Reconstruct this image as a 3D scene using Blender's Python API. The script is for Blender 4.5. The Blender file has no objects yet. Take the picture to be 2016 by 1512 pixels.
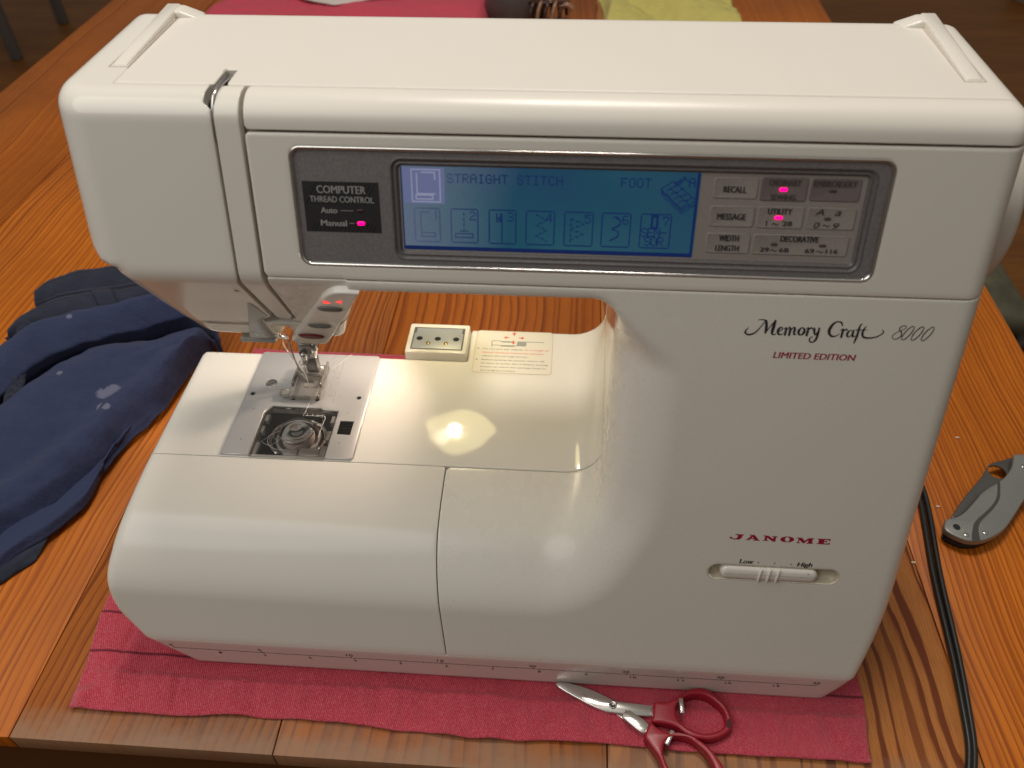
import bpy, bmesh, math, random
import numpy as np
from mathutils import Matrix, Vector
rnd = random.Random(7)
S = bpy.context.scene
COL = S.collection
TZ = 1.6                      # the table top lies 1.6 cm below the ruler line that is z = 0 below

def W(v):                     # centimetres (ruler frame) -> metres (table top = 0)
    v = np.asarray(v, float)
    return (v + np.array([0, 0, TZ])) * 0.01

# ------------------------------------------------------------------ camera
CAM_R = [[0.9975254, 0.0693487, -0.0115713], [0.0395558, -0.6896288, -0.7230819], [-0.0581246, 0.7208348, -0.6906654]]
CAM_T = [20.7909, -21.28958, 41.53172]
cam = bpy.data.cameras.new('camera'); cam_o = bpy.data.objects.new('camera', cam); COL.objects.link(cam_o)
_r = CAM_R
cam_o.matrix_world = Matrix(((_r[0][0], -_r[1][0], -_r[2][0], CAM_T[0]*.01),
                             (_r[0][1], -_r[1][1], -_r[2][1], CAM_T[1]*.01),
                             (_r[0][2], -_r[1][2], -_r[2][2], (CAM_T[2]+TZ)*.01),
                             (0, 0, 0, 1)))
cam.sensor_width = 36.0; cam.lens = 1600/2016*36
cam.clip_start = .01; cam.clip_end = 60
cam.dof.use_dof = True; cam.dof.focus_distance = .43; cam.dof.aperture_fstop = 13
S.camera = cam_o
# ------------------------------------------------------------------ light
S.view_settings.view_transform = 'Standard'; S.view_settings.look = 'None'
S.view_settings.exposure = 0.0; S.view_settings.gamma = 1.0
S.render.engine = 'CYCLES'
S.cycles.use_denoising = True
S.cycles.max_bounces = 10; S.cycles.transparent_max_bounces = 12
S.cycles.caustics_reflective = False; S.cycles.caustics_refractive = False
wd = bpy.data.worlds.new('World'); S.world = wd; wd.use_nodes = True
wn = wd.node_tree.nodes; wl = wd.node_tree.links
bg = wn['Background']; bg.inputs[1].default_value = 1.0
tc = wn.new('ShaderNodeTexCoord'); sp = wn.new('ShaderNodeSeparateXYZ'); rp = wn.new('ShaderNodeValToRGB')
mp = wn.new('ShaderNodeMapRange'); mp.inputs[1].default_value = -1; mp.inputs[2].default_value = 1
wl.new(tc.outputs['Generated'], sp.inputs[0]); wl.new(sp.outputs[2], mp.inputs[0])
wl.new(mp.outputs[0], rp.inputs[0]); wl.new(rp.outputs[0], bg.inputs[0])
rp.color_ramp.elements[0].position = .30; rp.color_ramp.elements[0].color = (.012, .009, .006, 1)
rp.color_ramp.elements[1].position = .85; rp.color_ramp.elements[1].color = (.24, .23, .21, 1)
e = rp.color_ramp.elements.new(.52); e.color = (.085, .08, .07, 1)

def area_light(name, loc, target, size, power, col):
    l = bpy.data.lights.new(name, 'AREA'); l.shape = 'DISK'; l.size = size; l.energy = power; l.color = col
    o = bpy.data.objects.new(name, l); COL.objects.link(o); o.location = Vector(loc)
    o.rotation_euler = (Vector(target)-Vector(loc)).to_track_quat('-Z', 'Y').to_euler()
    return o
area_light('ceiling_lamp', (.22, .54, 1.75), (.20, .12, 0), .40, 14.2, (1, .91, .815))

area_light('room_fill', (-.40, -.30, 1.00), (.06, .06, .22), 1.0, 4.9, (1, .985, .94))  # added soft fill standing in for bounce off the room, no real lamp

# ------------------------------------------------------------------ object helpers
def tag(o, label=None, cat=None, group=None, kind=None):
    if label: o['label'] = label
    if cat: o['category'] = cat
    if group: o['group'] = group
    if kind: o['kind'] = kind
    return o
def empty(name, loc_cm):
    o = bpy.data.objects.new(name, None); o.empty_display_size = .02
    COL.objects.link(o); o.location = Vector(W(loc_cm)); return o
def link(name, me, parent=None, loc=None):
    o = bpy.data.objects.new(name, me); COL.objects.link(o)
    if parent is not None:
        o.parent = parent
        bpy.context.view_layer.update()
        o.matrix_parent_inverse = parent.matrix_world.inverted()
    return o
def mesh_obj(name, V, F, mat, parent=None, smooth=True, cm=True):
    me = bpy.data.meshes.new(name)
    V = np.asarray(V, float)
    if cm: V = W(V)
    me.from_pydata(V.tolist(), [], [list(map(int, f)) for f in F] if not isinstance(F, np.ndarray) else F.tolist())
    if mat is not None:
        me.materials.append(mat)
    me.polygons.foreach_set('use_smooth', [smooth]*len(me.polygons))
    me.update()
    return link(name, me, parent)
def bm_obj(name, bm, mat, parent=None, smooth=True, angle=None):
    me = bpy.data.meshes.new(name)
    for v in bm.verts: v.co = Vector(W(v.co))
    bmesh.ops.recalc_face_normals(bm, faces=bm.faces)
    if angle is not None:
        for e_ in bm.edges:
            if len(e_.link_faces) == 2 and e_.calc_face_angle(0) > angle: e_.smooth = False
    for f in bm.faces: f.smooth = smooth
    bm.to_mesh(me); bm.free()
    if mat is not None:
        me.materials.append(mat)
    return link(name, me, parent)

# ------------------------------------------------------------------ material helpers
def mat_new(name):
    m = bpy.data.materials.new(name); m.use_nodes = True
    return m, m.node_tree.nodes, m.node_tree.links, m.node_tree.nodes['Principled BSDF']
def setp(b, **k):
    names = dict(color='Base Color', rough='Roughness', metal='Metallic', spec='Specular IOR Level', coat='Coat Weight',
                 coat_rough='Coat Roughness', trans='Transmission Weight', ior='IOR', sheen='Sheen Weight', emit='Emission Color', estr='Emission Strength', alpha='Alpha')
    for a, v in k.items():
        b.inputs[names[a]].default_value = (*v, 1) if isinstance(v, tuple) else v
def coords(n, l, scale, kind='Object'):
    t = n.new('ShaderNodeTexCoord'); m = n.new('ShaderNodeMapping')
    m.inputs['Scale'].default_value = scale if isinstance(scale, tuple) else (scale,)*3
    l.new(t.outputs[kind], m.inputs[0]); return m.outputs[0]
def noise(n, l, vec, scale, detail=3, rough=.5):
    q = n.new('ShaderNodeTexNoise'); q.inputs['Scale'].default_value = scale; q.inputs['Detail'].default_value = detail
    q.inputs['Roughness'].default_value = rough; l.new(vec, q.inputs['Vector']); return q.outputs[0]
def ramp(n, l, fac, stops, interp='LINEAR'):
    r = n.new('ShaderNodeValToRGB'); r.color_ramp.interpolation = interp
    el = r.color_ramp.elements
    while len(el) < len(stops): el.new(.5)
    for e_, (p_, c_) in zip(el, stops):
        e_.position = p_; e_.color = (*c_, 1) if len(c_) == 3 else c_
    l.new(fac, r.inputs[0]); return r.outputs[0]
def math_(n, l, op, a, b=None, c=None):
    q = n.new('ShaderNodeMath'); q.operation = op
    for i, x in enumerate((a, b, c)):
        if x is None: continue
        if isinstance(x, (int, float)): q.inputs[i].default_value = x
        else: l.new(x, q.inputs[i])
    return q.outputs[0]
def mixc(n, l, fac, a, b, mode='MIX'):
    q = n.new('ShaderNodeMix'); q.data_type = 'RGBA'; q.blend_type = mode
    for i, x in ((0, fac), (6, a), (7, b)):
        if isinstance(x, (int, float)): q.inputs[i].default_value = x
        elif isinstance(x, tuple): q.inputs[i].default_value = (*x, 1)
        else: l.new(x, q.inputs[i])
    return q.outputs[2]
def bump(n, l, b, h, strength, dist):
    q = n.new('ShaderNodeBump'); q.inputs['Strength'].default_value = strength; q.inputs['Distance'].default_value = dist
    l.new(h, q.inputs['Height']); l.new(q.outputs[0], b.inputs['Normal'])

def simple(name, color, rough=.5, metal=0, spec=.5, **k):
    m, n, l, b = mat_new(name); setp(b, color=color, rough=rough, metal=metal, spec=spec, **k); return m
def plastic(name, color, rough=.22, var=.05, speck=True):
    m, n, l, b = mat_new(name); setp(b, color=color, spec=.5)
    v = coords(n, l, 1.0)
    n1 = noise(n, l, v, 9, 3); n2 = noise(n, l, v, 900, 2); n3 = noise(n, l, v, 55, 4, .65)
    dark = (color[0]*(1-var), color[1]*(1-var*1.25), color[2]*(1-var*1.9))
    c1 = mixc(n, l, n1, color, dark)
    if speck:                                    # a few tiny dirt specks and smudges
        vo = n.new('ShaderNodeTexVoronoi'); vo.inputs['Scale'].default_value = 42; l.new(v, vo.inputs['Vector'])
        s_ = ramp(n, l, vo.outputs['Distance'], [(.016, (1, 1, 1)), (.026, (0, 0, 0))])
        pick = ramp(n, l, vo.outputs['Color'], [(.80, (0, 0, 0)), (.82, (1, 1, 1))])
        f = math_(n, l, 'MULTIPLY', s_, pick)
        c1 = mixc(n, l, math_(n, l, 'MULTIPLY', f, .75), c1, (.12, .09, .06))
    sm = noise(n, l, coords(n, l, (26, 9, 18)), 3.0, 5, .7); sm = ramp(n, l, sm, [(.50, (0, 0, 0)), (.72, (1, 1, 1))])   # smudges dull the gloss
    l.new(c1, b.inputs['Base Color'])
    n3 = math_(n, l, 'ADD', n3, math_(n, l, 'MULTIPLY', sm, .4))
    l.new(math_(n, l, 'MULTIPLY_ADD', n3, .12, rough-.06), b.inputs['Roughness'])
    bump(n, l, b, n2, .05, .0002)
    return m
def emissive(name, color, strength, base=(0.02, 0.02, 0.02)):
    m, n, l, b = mat_new(name); setp(b, color=base, rough=.3, emit=color, estr=strength); return m

# ------------------------------------------------------------------ machine shell as one distance field, cut into its mouldings
LEAN = math.radians(15.5); CA, SA = math.cos(LEAN), math.sin(LEAN); TL = math.tan(LEAN)
YL, ZL = -0.6, 1.15
def yF(z): return YL + TL*(z-ZL)
def sstep(a, b, x):
    t = np.clip((x-a)/(b-a), 0, 1); return t*t*(3-2*t)
def rmax(r, *ds):
    m = ds[0]+r; q = np.maximum(m, 0)**2
    for d in ds[1:]:
        m = np.maximum(m, d+r); q = q + np.maximum(d+r, 0)**2
    return np.minimum(m, 0) + np.sqrt(q) - r
def rmin(r, *ds): return -rmax(r, *[-d for d in ds])
CHY, CHZ = 5.05, 21.6
CHN = np.array([0, -.8864, -.4628])
def d_ch(y, z): return -((y-CHY)*.8864 + (z-CHZ)*.4628)
def body(P):
    x, y, z = P[..., 0], P[..., 1], P[..., 2]
    front = (yF(z)-y)*CA
    strip = (-.49 + (1.55-z)*.11 - y)*.994
    fs = rmax(.10, front, strip)
    top = z-28.5
    right = rmax(1.6, x-37.35, (x-37.35)*.95+(z-2.2)*(-.32))
    t = np.maximum(7.1-y, 0)
    dtop = z-8+.028*t*t
    wall = 23.15-x + .03*(y-7)
    under = np.where(x > 11.9, 21.15, 21.8) - z
    fr_ = 2.0+1.0*sstep(7, 2, y)
    inner = rmin(fr_, wall, dtop)
    inner = rmin(1.15, inner, under)
    r = 2.2+.8*sstep(8, 12, z); r = r*(1-sstep(18, 20.9, z)) + .35*sstep(18, 20.9, z)
    d = rmax(r, fs, inner)
    # left side: head above, bed below
    hl = .75-x
    bl = rmax(1.3, -(x+1.60)*.955-(8-z)*.30, -(x+2.75)*.849-(z-3.9)*.528)
    rb = .35+.25*sstep(7, 1, y)
    back_b = np.minimum(y-15.72, np.maximum(y-18.7, 14.98-x))
    lowm = z < 14
    left = np.where(lowm, bl, hl)
    rl = np.where(lowm, rb, 1.7)
    d = rmax(rl, d, left)
    d = rmax(.8, d, right)
    d = rmax(.8, d, top)
    back = np.where(lowm, back_b, np.where(z > 20.5, y-15.75, y-18.7))
    d = rmax(.3, d, back)
    d = np.maximum(d, -1.42-z)
    # lower head
    hd = rmax(.28, front, d_ch(y, z))
    hs = rmax(2.5, hl, -(x-.75)*.9605-(z-22.9)*.278)
    hd = rmax(1.7, hd, hs)
    hd = rmax(.7, hd, 15.9-z)
    hd = rmax(.35, hd, (x-12.2)*.938-(z-21.3)*.347)
    hd = rmax(.8, hd, y-15.2)
    hd = np.maximum(hd, z-26.3)
    return np.minimum(d, hd)
def nets(fn, lo, hi, h, iso=0.0):
    lo = np.array(lo, float); n = np.ceil((np.array(hi)-lo)/h).astype(int)+1
    ax = [lo[i]+h*np.arange(n[i]) for i in range(3)]
    D = np.empty(tuple(n), np.float32)
    for i in range(n[0]):
        g = np.stack(np.meshgrid(ax[0][i:i+1], ax[1], ax[2], indexing='ij'), -1)
        D[i] = fn(g)[0]-iso
    s = D < 0
    c = [s[i:n[0]-1+i, j:n[1]-1+j, k:n[2]-1+k] for i in (0, 1) for j in (0, 1) for k in (0, 1)]
    cnt = sum(q.astype(np.int8) for q in c)
    act = (cnt > 0) & (cnt < 8)
    idx = -np.ones(act.shape, np.int64); ijk = np.argwhere(act); idx[act] = np.arange(len(ijk))
    acc = np.zeros((len(ijk), 3)); num = np.zeros(len(ijk))
    for a in range(3):
        for u in (0, 1):
            for w in (0, 1):
                o0 = [0, 0, 0]; b, cc = [q for q in range(3) if q != a]; o0[b] = u; o0[cc] = w
                o1 = list(o0); o1[a] = 1
                d0 = D[tuple((ijk+o0).T)]; d1 = D[tuple((ijk+o1).T)]
                m = (d0 < 0) != (d1 < 0); t = np.where(m, d0/np.where(m, d0-d1, 1), 0)
                pt = np.tile(np.array(o0, float), (len(ijk), 1)); pt[:, a] = t
                acc += pt*m[:, None]; num += m
    V = lo+(ijk+acc/num[:, None])*h
    T = []
    for a in range(3):
        b, cc = (a+1) % 3, (a+2) % 3
        sl0 = [slice(None)]*3; sl1 = [slice(None)]*3
        sl0[a] = slice(0, n[a]-1); sl1[a] = slice(1, n[a])
        for q in (b, cc): sl0[q] = slice(1, n[q]-1); sl1[q] = slice(1, n[q]-1)
        s0 = s[tuple(sl0)]; s1 = s[tuple(sl1)]
        for flip, m in ((False, s0 & ~s1), (True, ~s0 & s1)):
            e = np.argwhere(m)
            if not len(e): continue
            e[:, b] += 1; e[:, cc] += 1
            def at(db, dc):
                q = e.copy(); q[:, b] += db; q[:, cc] += dc; return idx[tuple(q.T)]
            q = [at(-1, -1), at(0, -1), at(0, 0), at(-1, 0)]
            if flip: q = q[::-1]
            q = np.stack(q, 1); T += [q[:, [0, 1, 2]], q[:, [0, 2, 3]]]
    T = np.concatenate(T); T = T[(T >= 0).all(1)]
    G = None
    for it in range(4):
        G = grad(fn, V); d = fn(V)-iso
        st = (d/np.maximum((G*G).sum(1), .2))[:, None]*G
        V = V-np.clip(st, -h*.5, h*.5)
    return V, T
def grad(fn, V, e=.02):
    G = np.empty_like(V)
    for i in range(3):
        o = np.zeros(3); o[i] = e; G[:, i] = (fn(V+o)-fn(V-o))/(2*e)
    return G
def clip(V, T, g, fn=None):
    val = g(V); val = np.where(np.abs(val) < 1e-4, 1e-4, val)
    ins = val < 0; k = ins[T].sum(1)
    keep = T[k == 3]; out = [keep]
    newV = []; cache = {}
    base = len(V)
    def cut(a, b):
        key = (a, b) if a < b else (b, a)
        if key not in cache:
            a_, b_ = key; t = val[a_]/(val[a_]-val[b_]); cache[key] = base+len(newV); newV.append(V[a_]+t*(V[b_]-V[a_]))
        return cache[key]
    ex = []
    for tri in T[(k == 1) | (k == 2)]:
        f = ins[tri]; c = f.sum()
        i = int(np.argmax(f) if c == 1 else np.argmin(f))
        a, b, cc = int(tri[i]), int(tri[(i+1) % 3]), int(tri[(i+2) % 3])
        p, q = cut(a, b), cut(a, cc)
        if c == 1: ex.append((a, p, q))
        else: ex += [(p, b, cc), (p, cc, q)]
    if ex: out.append(np.array(ex))
    T2 = np.concatenate(out); V2 = np.concatenate([V, np.array(newV).reshape(-1, 3)])
    if newV:                                          # refine the cut: on the surface and on the field
        n0 = base
        q = V2[n0:]
        for _ in range(3):
            for f_ in (body if fn is None else fn, g):
                G = grad(f_, q, .01); d = f_(q); st = (d/np.maximum((G*G).sum(1), .3))[:, None]*G
                q = q-np.clip(st, -.06, .06)
        V2[n0:] = q
    u = np.unique(T2); m = -np.ones(len(V2), np.int64); m[u] = np.arange(len(u))
    return V2[u], m[T2]
def rim(V, T, depth, bev=.035, fn=None):
    """round over every open edge of a moulding and give it a wall going inwards"""
    E = np.concatenate([T[:, [0, 1]], T[:, [1, 2]], T[:, [2, 0]]])
    key = np.sort(E, 1); _, inv, cnt = np.unique(key, axis=0, return_inverse=True, return_counts=True)
    be = E[cnt[inv.ravel()] == 1]
    if not len(be): return V, T.tolist()
    G = grad(fn or body, V, .03); G /= np.linalg.norm(G, axis=1)[:, None]+1e-9
    vs = np.unique(be); m = {int(v): i for i, v in enumerate(vs)}
    tang = np.zeros((len(vs), 3)); d = V[be[:, 1]]-V[be[:, 0]]
    o = np.cross(d, G[be[:, 0]])                       # edge runs ccw: outwards is edge x normal
    for (a, b), q in zip(be, o):
        tang[m[int(a)]] += q; tang[m[int(b)]] += q
    tang /= np.linalg.norm(tang, axis=1)[:, None]+1e-9
    N = G[vs]; B = V[vs]
    rings = [B+tang*bev*.75-N*bev*.25, B+tang*bev-N*bev, B+tang*bev-N*bev*1.1, B+tang*bev-N*depth]
    n = len(V); k = len(vs)
    V2 = np.concatenate([V]+rings); F = T.tolist()
    for a, b in be:
        i, j = m[int(a)], m[int(b)]
        F += [[int(b), int(a), n+i, n+j], [n+j, n+i, n+k+i, n+k+j], [n+2*k+j, n+2*k+i, n+3*k+i, n+3*k+j]]
    return V2, F

xl = lambda z: np.interp(z, [15.0, 17.98, 18.25, 21.3, 21.65, 40], [7.12, 7.0, 7.52, 7.2, 7.30, 7.30])
xr1 = lambda z: np.interp(z, [18.0, 21.5, 40], [7.86, 7.48, 7.49])
xl2 = lambda z: np.interp(z, [18.0, 21.6, 40], [8.50, 8.36, 8.40])
xb = lambda z: np.interp(z, [15.0, 17.62, 17.9, 18.1, 22, 40], [7.36, 7.40, 8.3, 8.74, 8.64, 8.60])
xs = lambda z: 15.42-(z-1.6)*.085
ZA, ZB, YS, YLID = 21.73, 27.42, 7.06, 8.24
GAP = .03
def box2(x, y, x0, x1, y0, y1): return np.maximum(np.maximum(x0-x, x-x1), np.maximum(y0-y, y-y1))
def parts_fields():
    def xyz(P): return P[:, 0], P[:, 1], P[:, 2]
    def lidreg(P, o):
        x, y, z = xyz(P)
        q = np.maximum.reduce([YLID-y, 3.25-x, 27.2-z])
        q = np.maximum(q, -box2(x, y, 7.12, 7.70, 5, 9.62)*1.0)
        return q+o
    def head_cover(P):
        x, y, z = xyz(P)
        return np.maximum.reduce([x-xl(z)+.3*sstep(6.95, 7.15, y)*(z > 26), -lidreg(P, -.10), 12-z])
    def strip(P):
        x, y, z = xyz(P)
        return np.maximum(rmax(.28, xr1(z)-x, x-xl2(z), 18.12-z), y-8.08)
    def panel(P):
        x, y, z = xyz(P); return np.maximum(rmax(.12, 8.62-x, ZA+.09-z, z-ZB+.16)+np.maximum(y-10, 0), -rmax(.5, 10.1-x, x-32.82, 22.28-z, z-26.93)*1.0-100*(y > 9))
    def lid(P): return lidreg(P, .0)
    def cover2(P):
        x, y, z = xyz(P); return np.maximum(rmax(.12, 8.62-x, ZB+.05-z), y-8.10)
    def house(P):
        x, y, z = xyz(P)
        a = np.where(z > 12, xb(z)-x, xs(z)+.045-x)
        return np.maximum.reduce([z-ZA+.055, a, np.minimum.reduce([y-YS+.07, 23.5-x, 20.3-z]), 1.56-z,
                                  -rmax(.43, 28.26-x, x-34.42, 7.55-z, z-8.43)-100*(y > 4)])
    def base(P):
        x, y, z = xyz(P); return np.maximum.reduce([z-12, x-xs(z)+.075, y-YS+.05, 1.56-z])
    def bed(P):
        x, y, z = xyz(P)
        return np.maximum.reduce([YS+.065-y, z-20.27, x-23.47, 1.56-z, -box2(x, y, 3.95, 8.12, 7.3, 10.98)-100*(z < 7)])
    def tray(P): return P[:, 2]-1.53
    def rear(P):
        x, y, z = xyz(P); return np.maximum.reduce([10.05-y, 8.0-x, ZA-z, z-27.15])
    return dict(head_cover=head_cover, thread_guide=strip, front_panel=panel, top_cover=cover2, top_lid=lid, front_housing=house,
                base_cover=base, bed=bed, bottom_tray=tray, rear_cover=rear)
M_WHITE = plastic('white_plastic', (.80, .762, .695), .20)
M_GLOSS = plastic('glossy_white', (.80, .765, .70), .13); M_HOUSE = plastic('housing_white', (.80, .765, .70), .27); M_BED = plastic('bed_gloss', (.80, .765, .70), .045); M_SATIN = plastic('satin_white', (.80, .762, .695), .32)
M_CORE = simple('shell_inside', (.30, .26, .21), .6)
machine = empty('sewing_machine', (18, 8, -1.6))
tag(machine, 'white computerised sewing machine with a lit display, standing on the pink cloth', 'sewing machine')
BV, BT = nets(body, (-2.4, -1.3, -1.9), (38.3, 19.6, 29.3), .2)
PART = {}
for nm, f in parts_fields().items():
    v, t = clip(BV, BT, f)
    v, t = rim(v, t, .45, dict(front_panel=.09, top_lid=.05).get(nm, .035))
    PART[nm] = mesh_obj(nm, v, t, dict(bed=M_BED, top_lid=M_SATIN, top_cover=M_SATIN, front_panel=M_SATIN, head_cover=M_GLOSS, base_cover=M_WHITE, front_housing=M_HOUSE).get(nm, M_WHITE), machine)
CV, CT = nets(lambda P: body(P)+.5, (-2.4, -1.3, -1.9), (38.3, 19.6, 29.3), .5)
CV, CT = clip(CV, CT, lambda P: -np.maximum(box2(P[:, 0], P[:, 1], 3.7, 8.4, 7.0, 11.3), 6.0-P[:, 2]), fn=lambda P: body(P)+.5)
mesh_obj('inner_frame', CV, CT, M_CORE, machine)

# ------------------------------------------------------------------ flat work: frames, plates, lofts, tubes, lettering
from mathutils.geometry import tessellate_polygon
class Frame:
    def __init__(s, f, n): s.f = f; s.n = np.array(n, float)
    def __call__(s, P, off=0):
        P = np.atleast_2d(np.asarray(P, float)); q = s.f(P[:, 0], P[:, 1])
        return q+s.n*(off if np.isscalar(off) else np.asarray(off)[:, None])
FN = np.array([0, -CA, SA])
FRONT = Frame(lambda x, z: np.stack([x, yF(z), z], 1), FN)
CHAM = Frame(lambda x, z: np.stack([x, CHY-(z-CHZ)*.4628/.8864, z], 1), CHN)
def flatZ(z0): return Frame(lambda x, y: np.stack([x, y, x*0+z0], 1), (0, 0, 1))
TABLE = flatZ(-1.6); BED = flatZ(8.0); TOP = flatZ(28.5)
STRIPF = Frame(lambda x, z: np.stack([x, -.49+(1.55-z)*.11, z], 1), (0, -.994, -.11))
def rrect(x0, x1, y0, y1, r, n=6):
    o = []
    for cx, cy, a0 in ((x1-r, y0+r, -90), (x1-r, y1-r, 0), (x0+r, y1-r, 90), (x0+r, y0+r, 180)):
        for i in range(n+1):
            a = math.radians(a0+90*i/n); o.append((cx+r*math.cos(a), cy+r*math.sin(a)))
    return np.array(o)
def ell(cx, cy, rx, ry, n=24, rot=0):
    a = np.linspace(0, 2*np.pi, n, endpoint=False); c, s_ = math.cos(rot), math.sin(rot)
    u, v = rx*np.cos(a), ry*np.sin(a); return np.stack([cx+u*c-v*s_, cy+u*s_+v*c], 1)
def spline(P, n=8, closed=False):
    P = np.asarray(P, float); m = len(P); o = []
    for i in range(m if closed else m-1):
        p0, p1, p2, p3 = [P[(i+k) % m] if closed else P[min(max(i+k, 0), m-1)] for k in (-1, 0, 1, 2)]
        for t in np.linspace(0, 1, n, endpoint=False):
            o.append(.5*(2*p1+(p2-p0)*t+(2*p0-5*p1+4*p2-p3)*t*t+(3*p1-p0-3*p2+p3)*t**3))
    if not closed: o.append(P[-1])
    return np.array(o)
def ccw(P):
    P = np.asarray(P, float); a = np.sum(P[:, 0]*np.roll(P[:, 1], -1)-np.roll(P[:, 0], -1)*P[:, 1])
    return P if a > 0 else P[::-1]
def inset(P, d):
    a = np.roll(P, 1, 0)-P; b = np.roll(P, -1, 0)-P
    a /= np.linalg.norm(a, axis=1)[:, None]+1e-9; b /= np.linalg.norm(b, axis=1)[:, None]+1e-9
    na = np.stack([a[:, 1], -a[:, 0]], 1); nb = np.stack([-b[:, 1], b[:, 0]], 1)
    n_ = na+nb; n_ /= np.linalg.norm(n_, axis=1)[:, None]+1e-9
    k = np.clip(1/np.maximum((n_*nb).sum(1), .4), 1, 2)
    return P+n_*d*k[:, None]
def fill(outer, holes=()):
    loops = [[Vector((p[0], p[1], 0)) for p in l] for l in (outer, *holes)]
    F = [tuple(t) for t in tessellate_polygon(loops)]
    A = np.concatenate([np.asarray(outer)]+[np.asarray(h) for h in holes])
    o = []
    for a, b, c in F:
        u, v = A[b]-A[a], A[c]-A[a]
        o.append((a, b, c) if u[0]*v[1]-u[1]*v[0] > 0 else (a, c, b))
    return A, o
def flat(name, poly, fr, off, mat, parent=None, holes=()):
    A, F = fill(ccw(poly), holes); return mesh_obj(name, fr(A, off), F, mat, parent, smooth=False)
def multi(name, polys, fr, off, mat, parent=None):
    """one print of many flat shapes"""
    V = []; F = []; n = 0
    for p_ in polys:
        h = ()
        if isinstance(p_, tuple): p_, h = p_
        A, f = fill(ccw(p_), h); V.append(fr(A, off)); F += [tuple(i+n for i in t) for t in f]; n += len(A)
    return mesh_obj(name, np.concatenate(V), F, mat, parent, smooth=False)
def bridge(n0, n1, k, flip=False):
    o = []
    for i in range(k):
        j = (i+1) % k; q = (n0+i, n0+j, n1+j, n1+i); o.append(q[::-1] if flip else q)
    return o
def plate(name, poly, fr, o0, o1, mat, parent=None, bev=.03, holes=(), steps=2):
    """a solid plate between two offsets, upper edges rounded, holes cut through"""
    poly = ccw(poly); V = []; F = []; n = 0
    ins = [(0, o0)]+[(bev*(1-math.cos(t)), o1-bev*(1-math.sin(t))) for t in np.linspace(0, math.pi/2, steps+1)]
    k = len(poly)
    for d, o in ins: V.append(fr(inset(poly, d), o))
    for i in range(len(ins)-1): F += bridge(i*k, (i+1)*k, k)
    n = k*len(ins); last = inset(poly, bev); top0 = n-k
    hs = [ccw(h) for h in holes]
    A, f = fill(last, hs)
    off = {}
    V.append(fr(A[k:], o1)) if len(A) > k else None
    F += [tuple(top0+i if i < k else n+i-k for i in t) for t in f]
    q = n
    n += len(A)-k
    for h in hs:
        m = len(h); V.append(fr(h, o0)); F += bridge(q, n, m, False); q += m; n += m
    o = mesh_obj(name, np.concatenate(V), F, mat, parent, smooth=True)
    me = o.data; bm = bmesh.new(); bm.from_mesh(me)
    for e_ in bm.edges:
        if len(e_.link_faces) == 2 and e_.calc_face_angle(0) > .8: e_.smooth = False
    bm.to_mesh(me); bm.free(); return o
def loft2(name, poly, fr, prof, mat, parent=None, cap0=False, cap1=True, fn=None):
    """rings of one outline at (inset, offset) steps"""
    poly = ccw(poly); k = len(poly); V = []; F = []
    for d, o in prof: V.append(fr(inset(poly, d), o))
    for i in range(len(prof)-1): F += bridge(i*k, (i+1)*k, k)
    if cap1: F.append(tuple(range((len(prof)-1)*k, len(prof)*k)))
    if cap0: F.append(tuple(range(k))[::-1])
    return mesh_obj(name, np.concatenate(V), F, mat, parent)
def tubeVF(path, rad, n=8, caps=True, sx=1.0):
    P = np.asarray(path, float); m = len(P); rad = np.broadcast_to(rad, (m,))
    T = np.gradient(P, axis=0); T /= np.linalg.norm(T, axis=1)[:, None]+1e-12
    up = np.array([0, 0, 1.]) if abs(T[0, 2]) < .9 else np.array([0, 1., 0]); V = []; F = []
    a = np.linspace(0, 2*np.pi, n, endpoint=False)
    for i in range(m):
        s_ = np.cross(T[i], up); s_ /= np.linalg.norm(s_)+1e-12; w = np.cross(s_, T[i]); up = w
        V.append(P[i]+rad[i]*(np.cos(a)[:, None]*s_*sx+np.sin(a)[:, None]*w))
    for i in range(m-1): F += bridge(i*n, (i+1)*n, n, True)
    if caps: F += [tuple(range(n)), tuple(range((m-1)*n, m*n))[::-1]]
    return np.concatenate(V), F
def tube(name, path, rad, mat, parent=None, n=8, sx=1.0):
    V, F = tubeVF(path, rad, n, True, sx); return mesh_obj(name, V, F, mat, parent)
def join(parts):
    V = []; F = []; n = 0
    for v, f in parts:
        v = np.asarray(v); V.append(v); F += [tuple(int(i)+n for i in t) for t in f]; n += len(v)
    return np.concatenate(V), F
def boxVF(x0, x1, y0, y1, z0, z1):
    V = [(x, y, z) for z in (z0, z1) for y in (y0, y1) for x in (x0, x1)]
    return np.array(V, float), [(0, 2, 3, 1), (4, 5, 7, 6), (0, 1, 5, 4), (2, 6, 7, 3), (0, 4, 6, 2), (1, 3, 7, 5)]
def rbox(name, b, r, mat, parent=None, seg=2, xf=None):
    V, F = boxVF(*b); bm = bmesh.new()
    vs = [bm.verts.new(v) for v in V]
    for f in F: bm.faces.new([vs[i] for i in f])
    bmesh.ops.bevel(bm, geom=bm.edges[:], offset=r, segments=seg, profile=.5, affect='EDGES')
    if xf is not None:
        for v in bm.verts: v.co = Vector(xf(np.array(v.co)))
    return bm_obj(name, bm, mat, parent, True, .9)
_fonts = {}
def glyphs(body, bold=0, spacing=1.0):
    c = bpy.data.curves.new('t', 'FONT'); c.body = body; c.size = 1; c.offset = bold; c.space_character = spacing; c.resolution_u = 3
    o = bpy.data.objects.new('t', c); me = bpy.data.meshes.new_from_object(o)
    V = np.array([v.co[:2] for v in me.vertices]).reshape(-1, 2); F = [tuple(p_.vertices) for p_ in me.polygons]
    bpy.data.objects.remove(o); bpy.data.curves.remove(c); bpy.data.meshes.remove(me)
    return V, F
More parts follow.
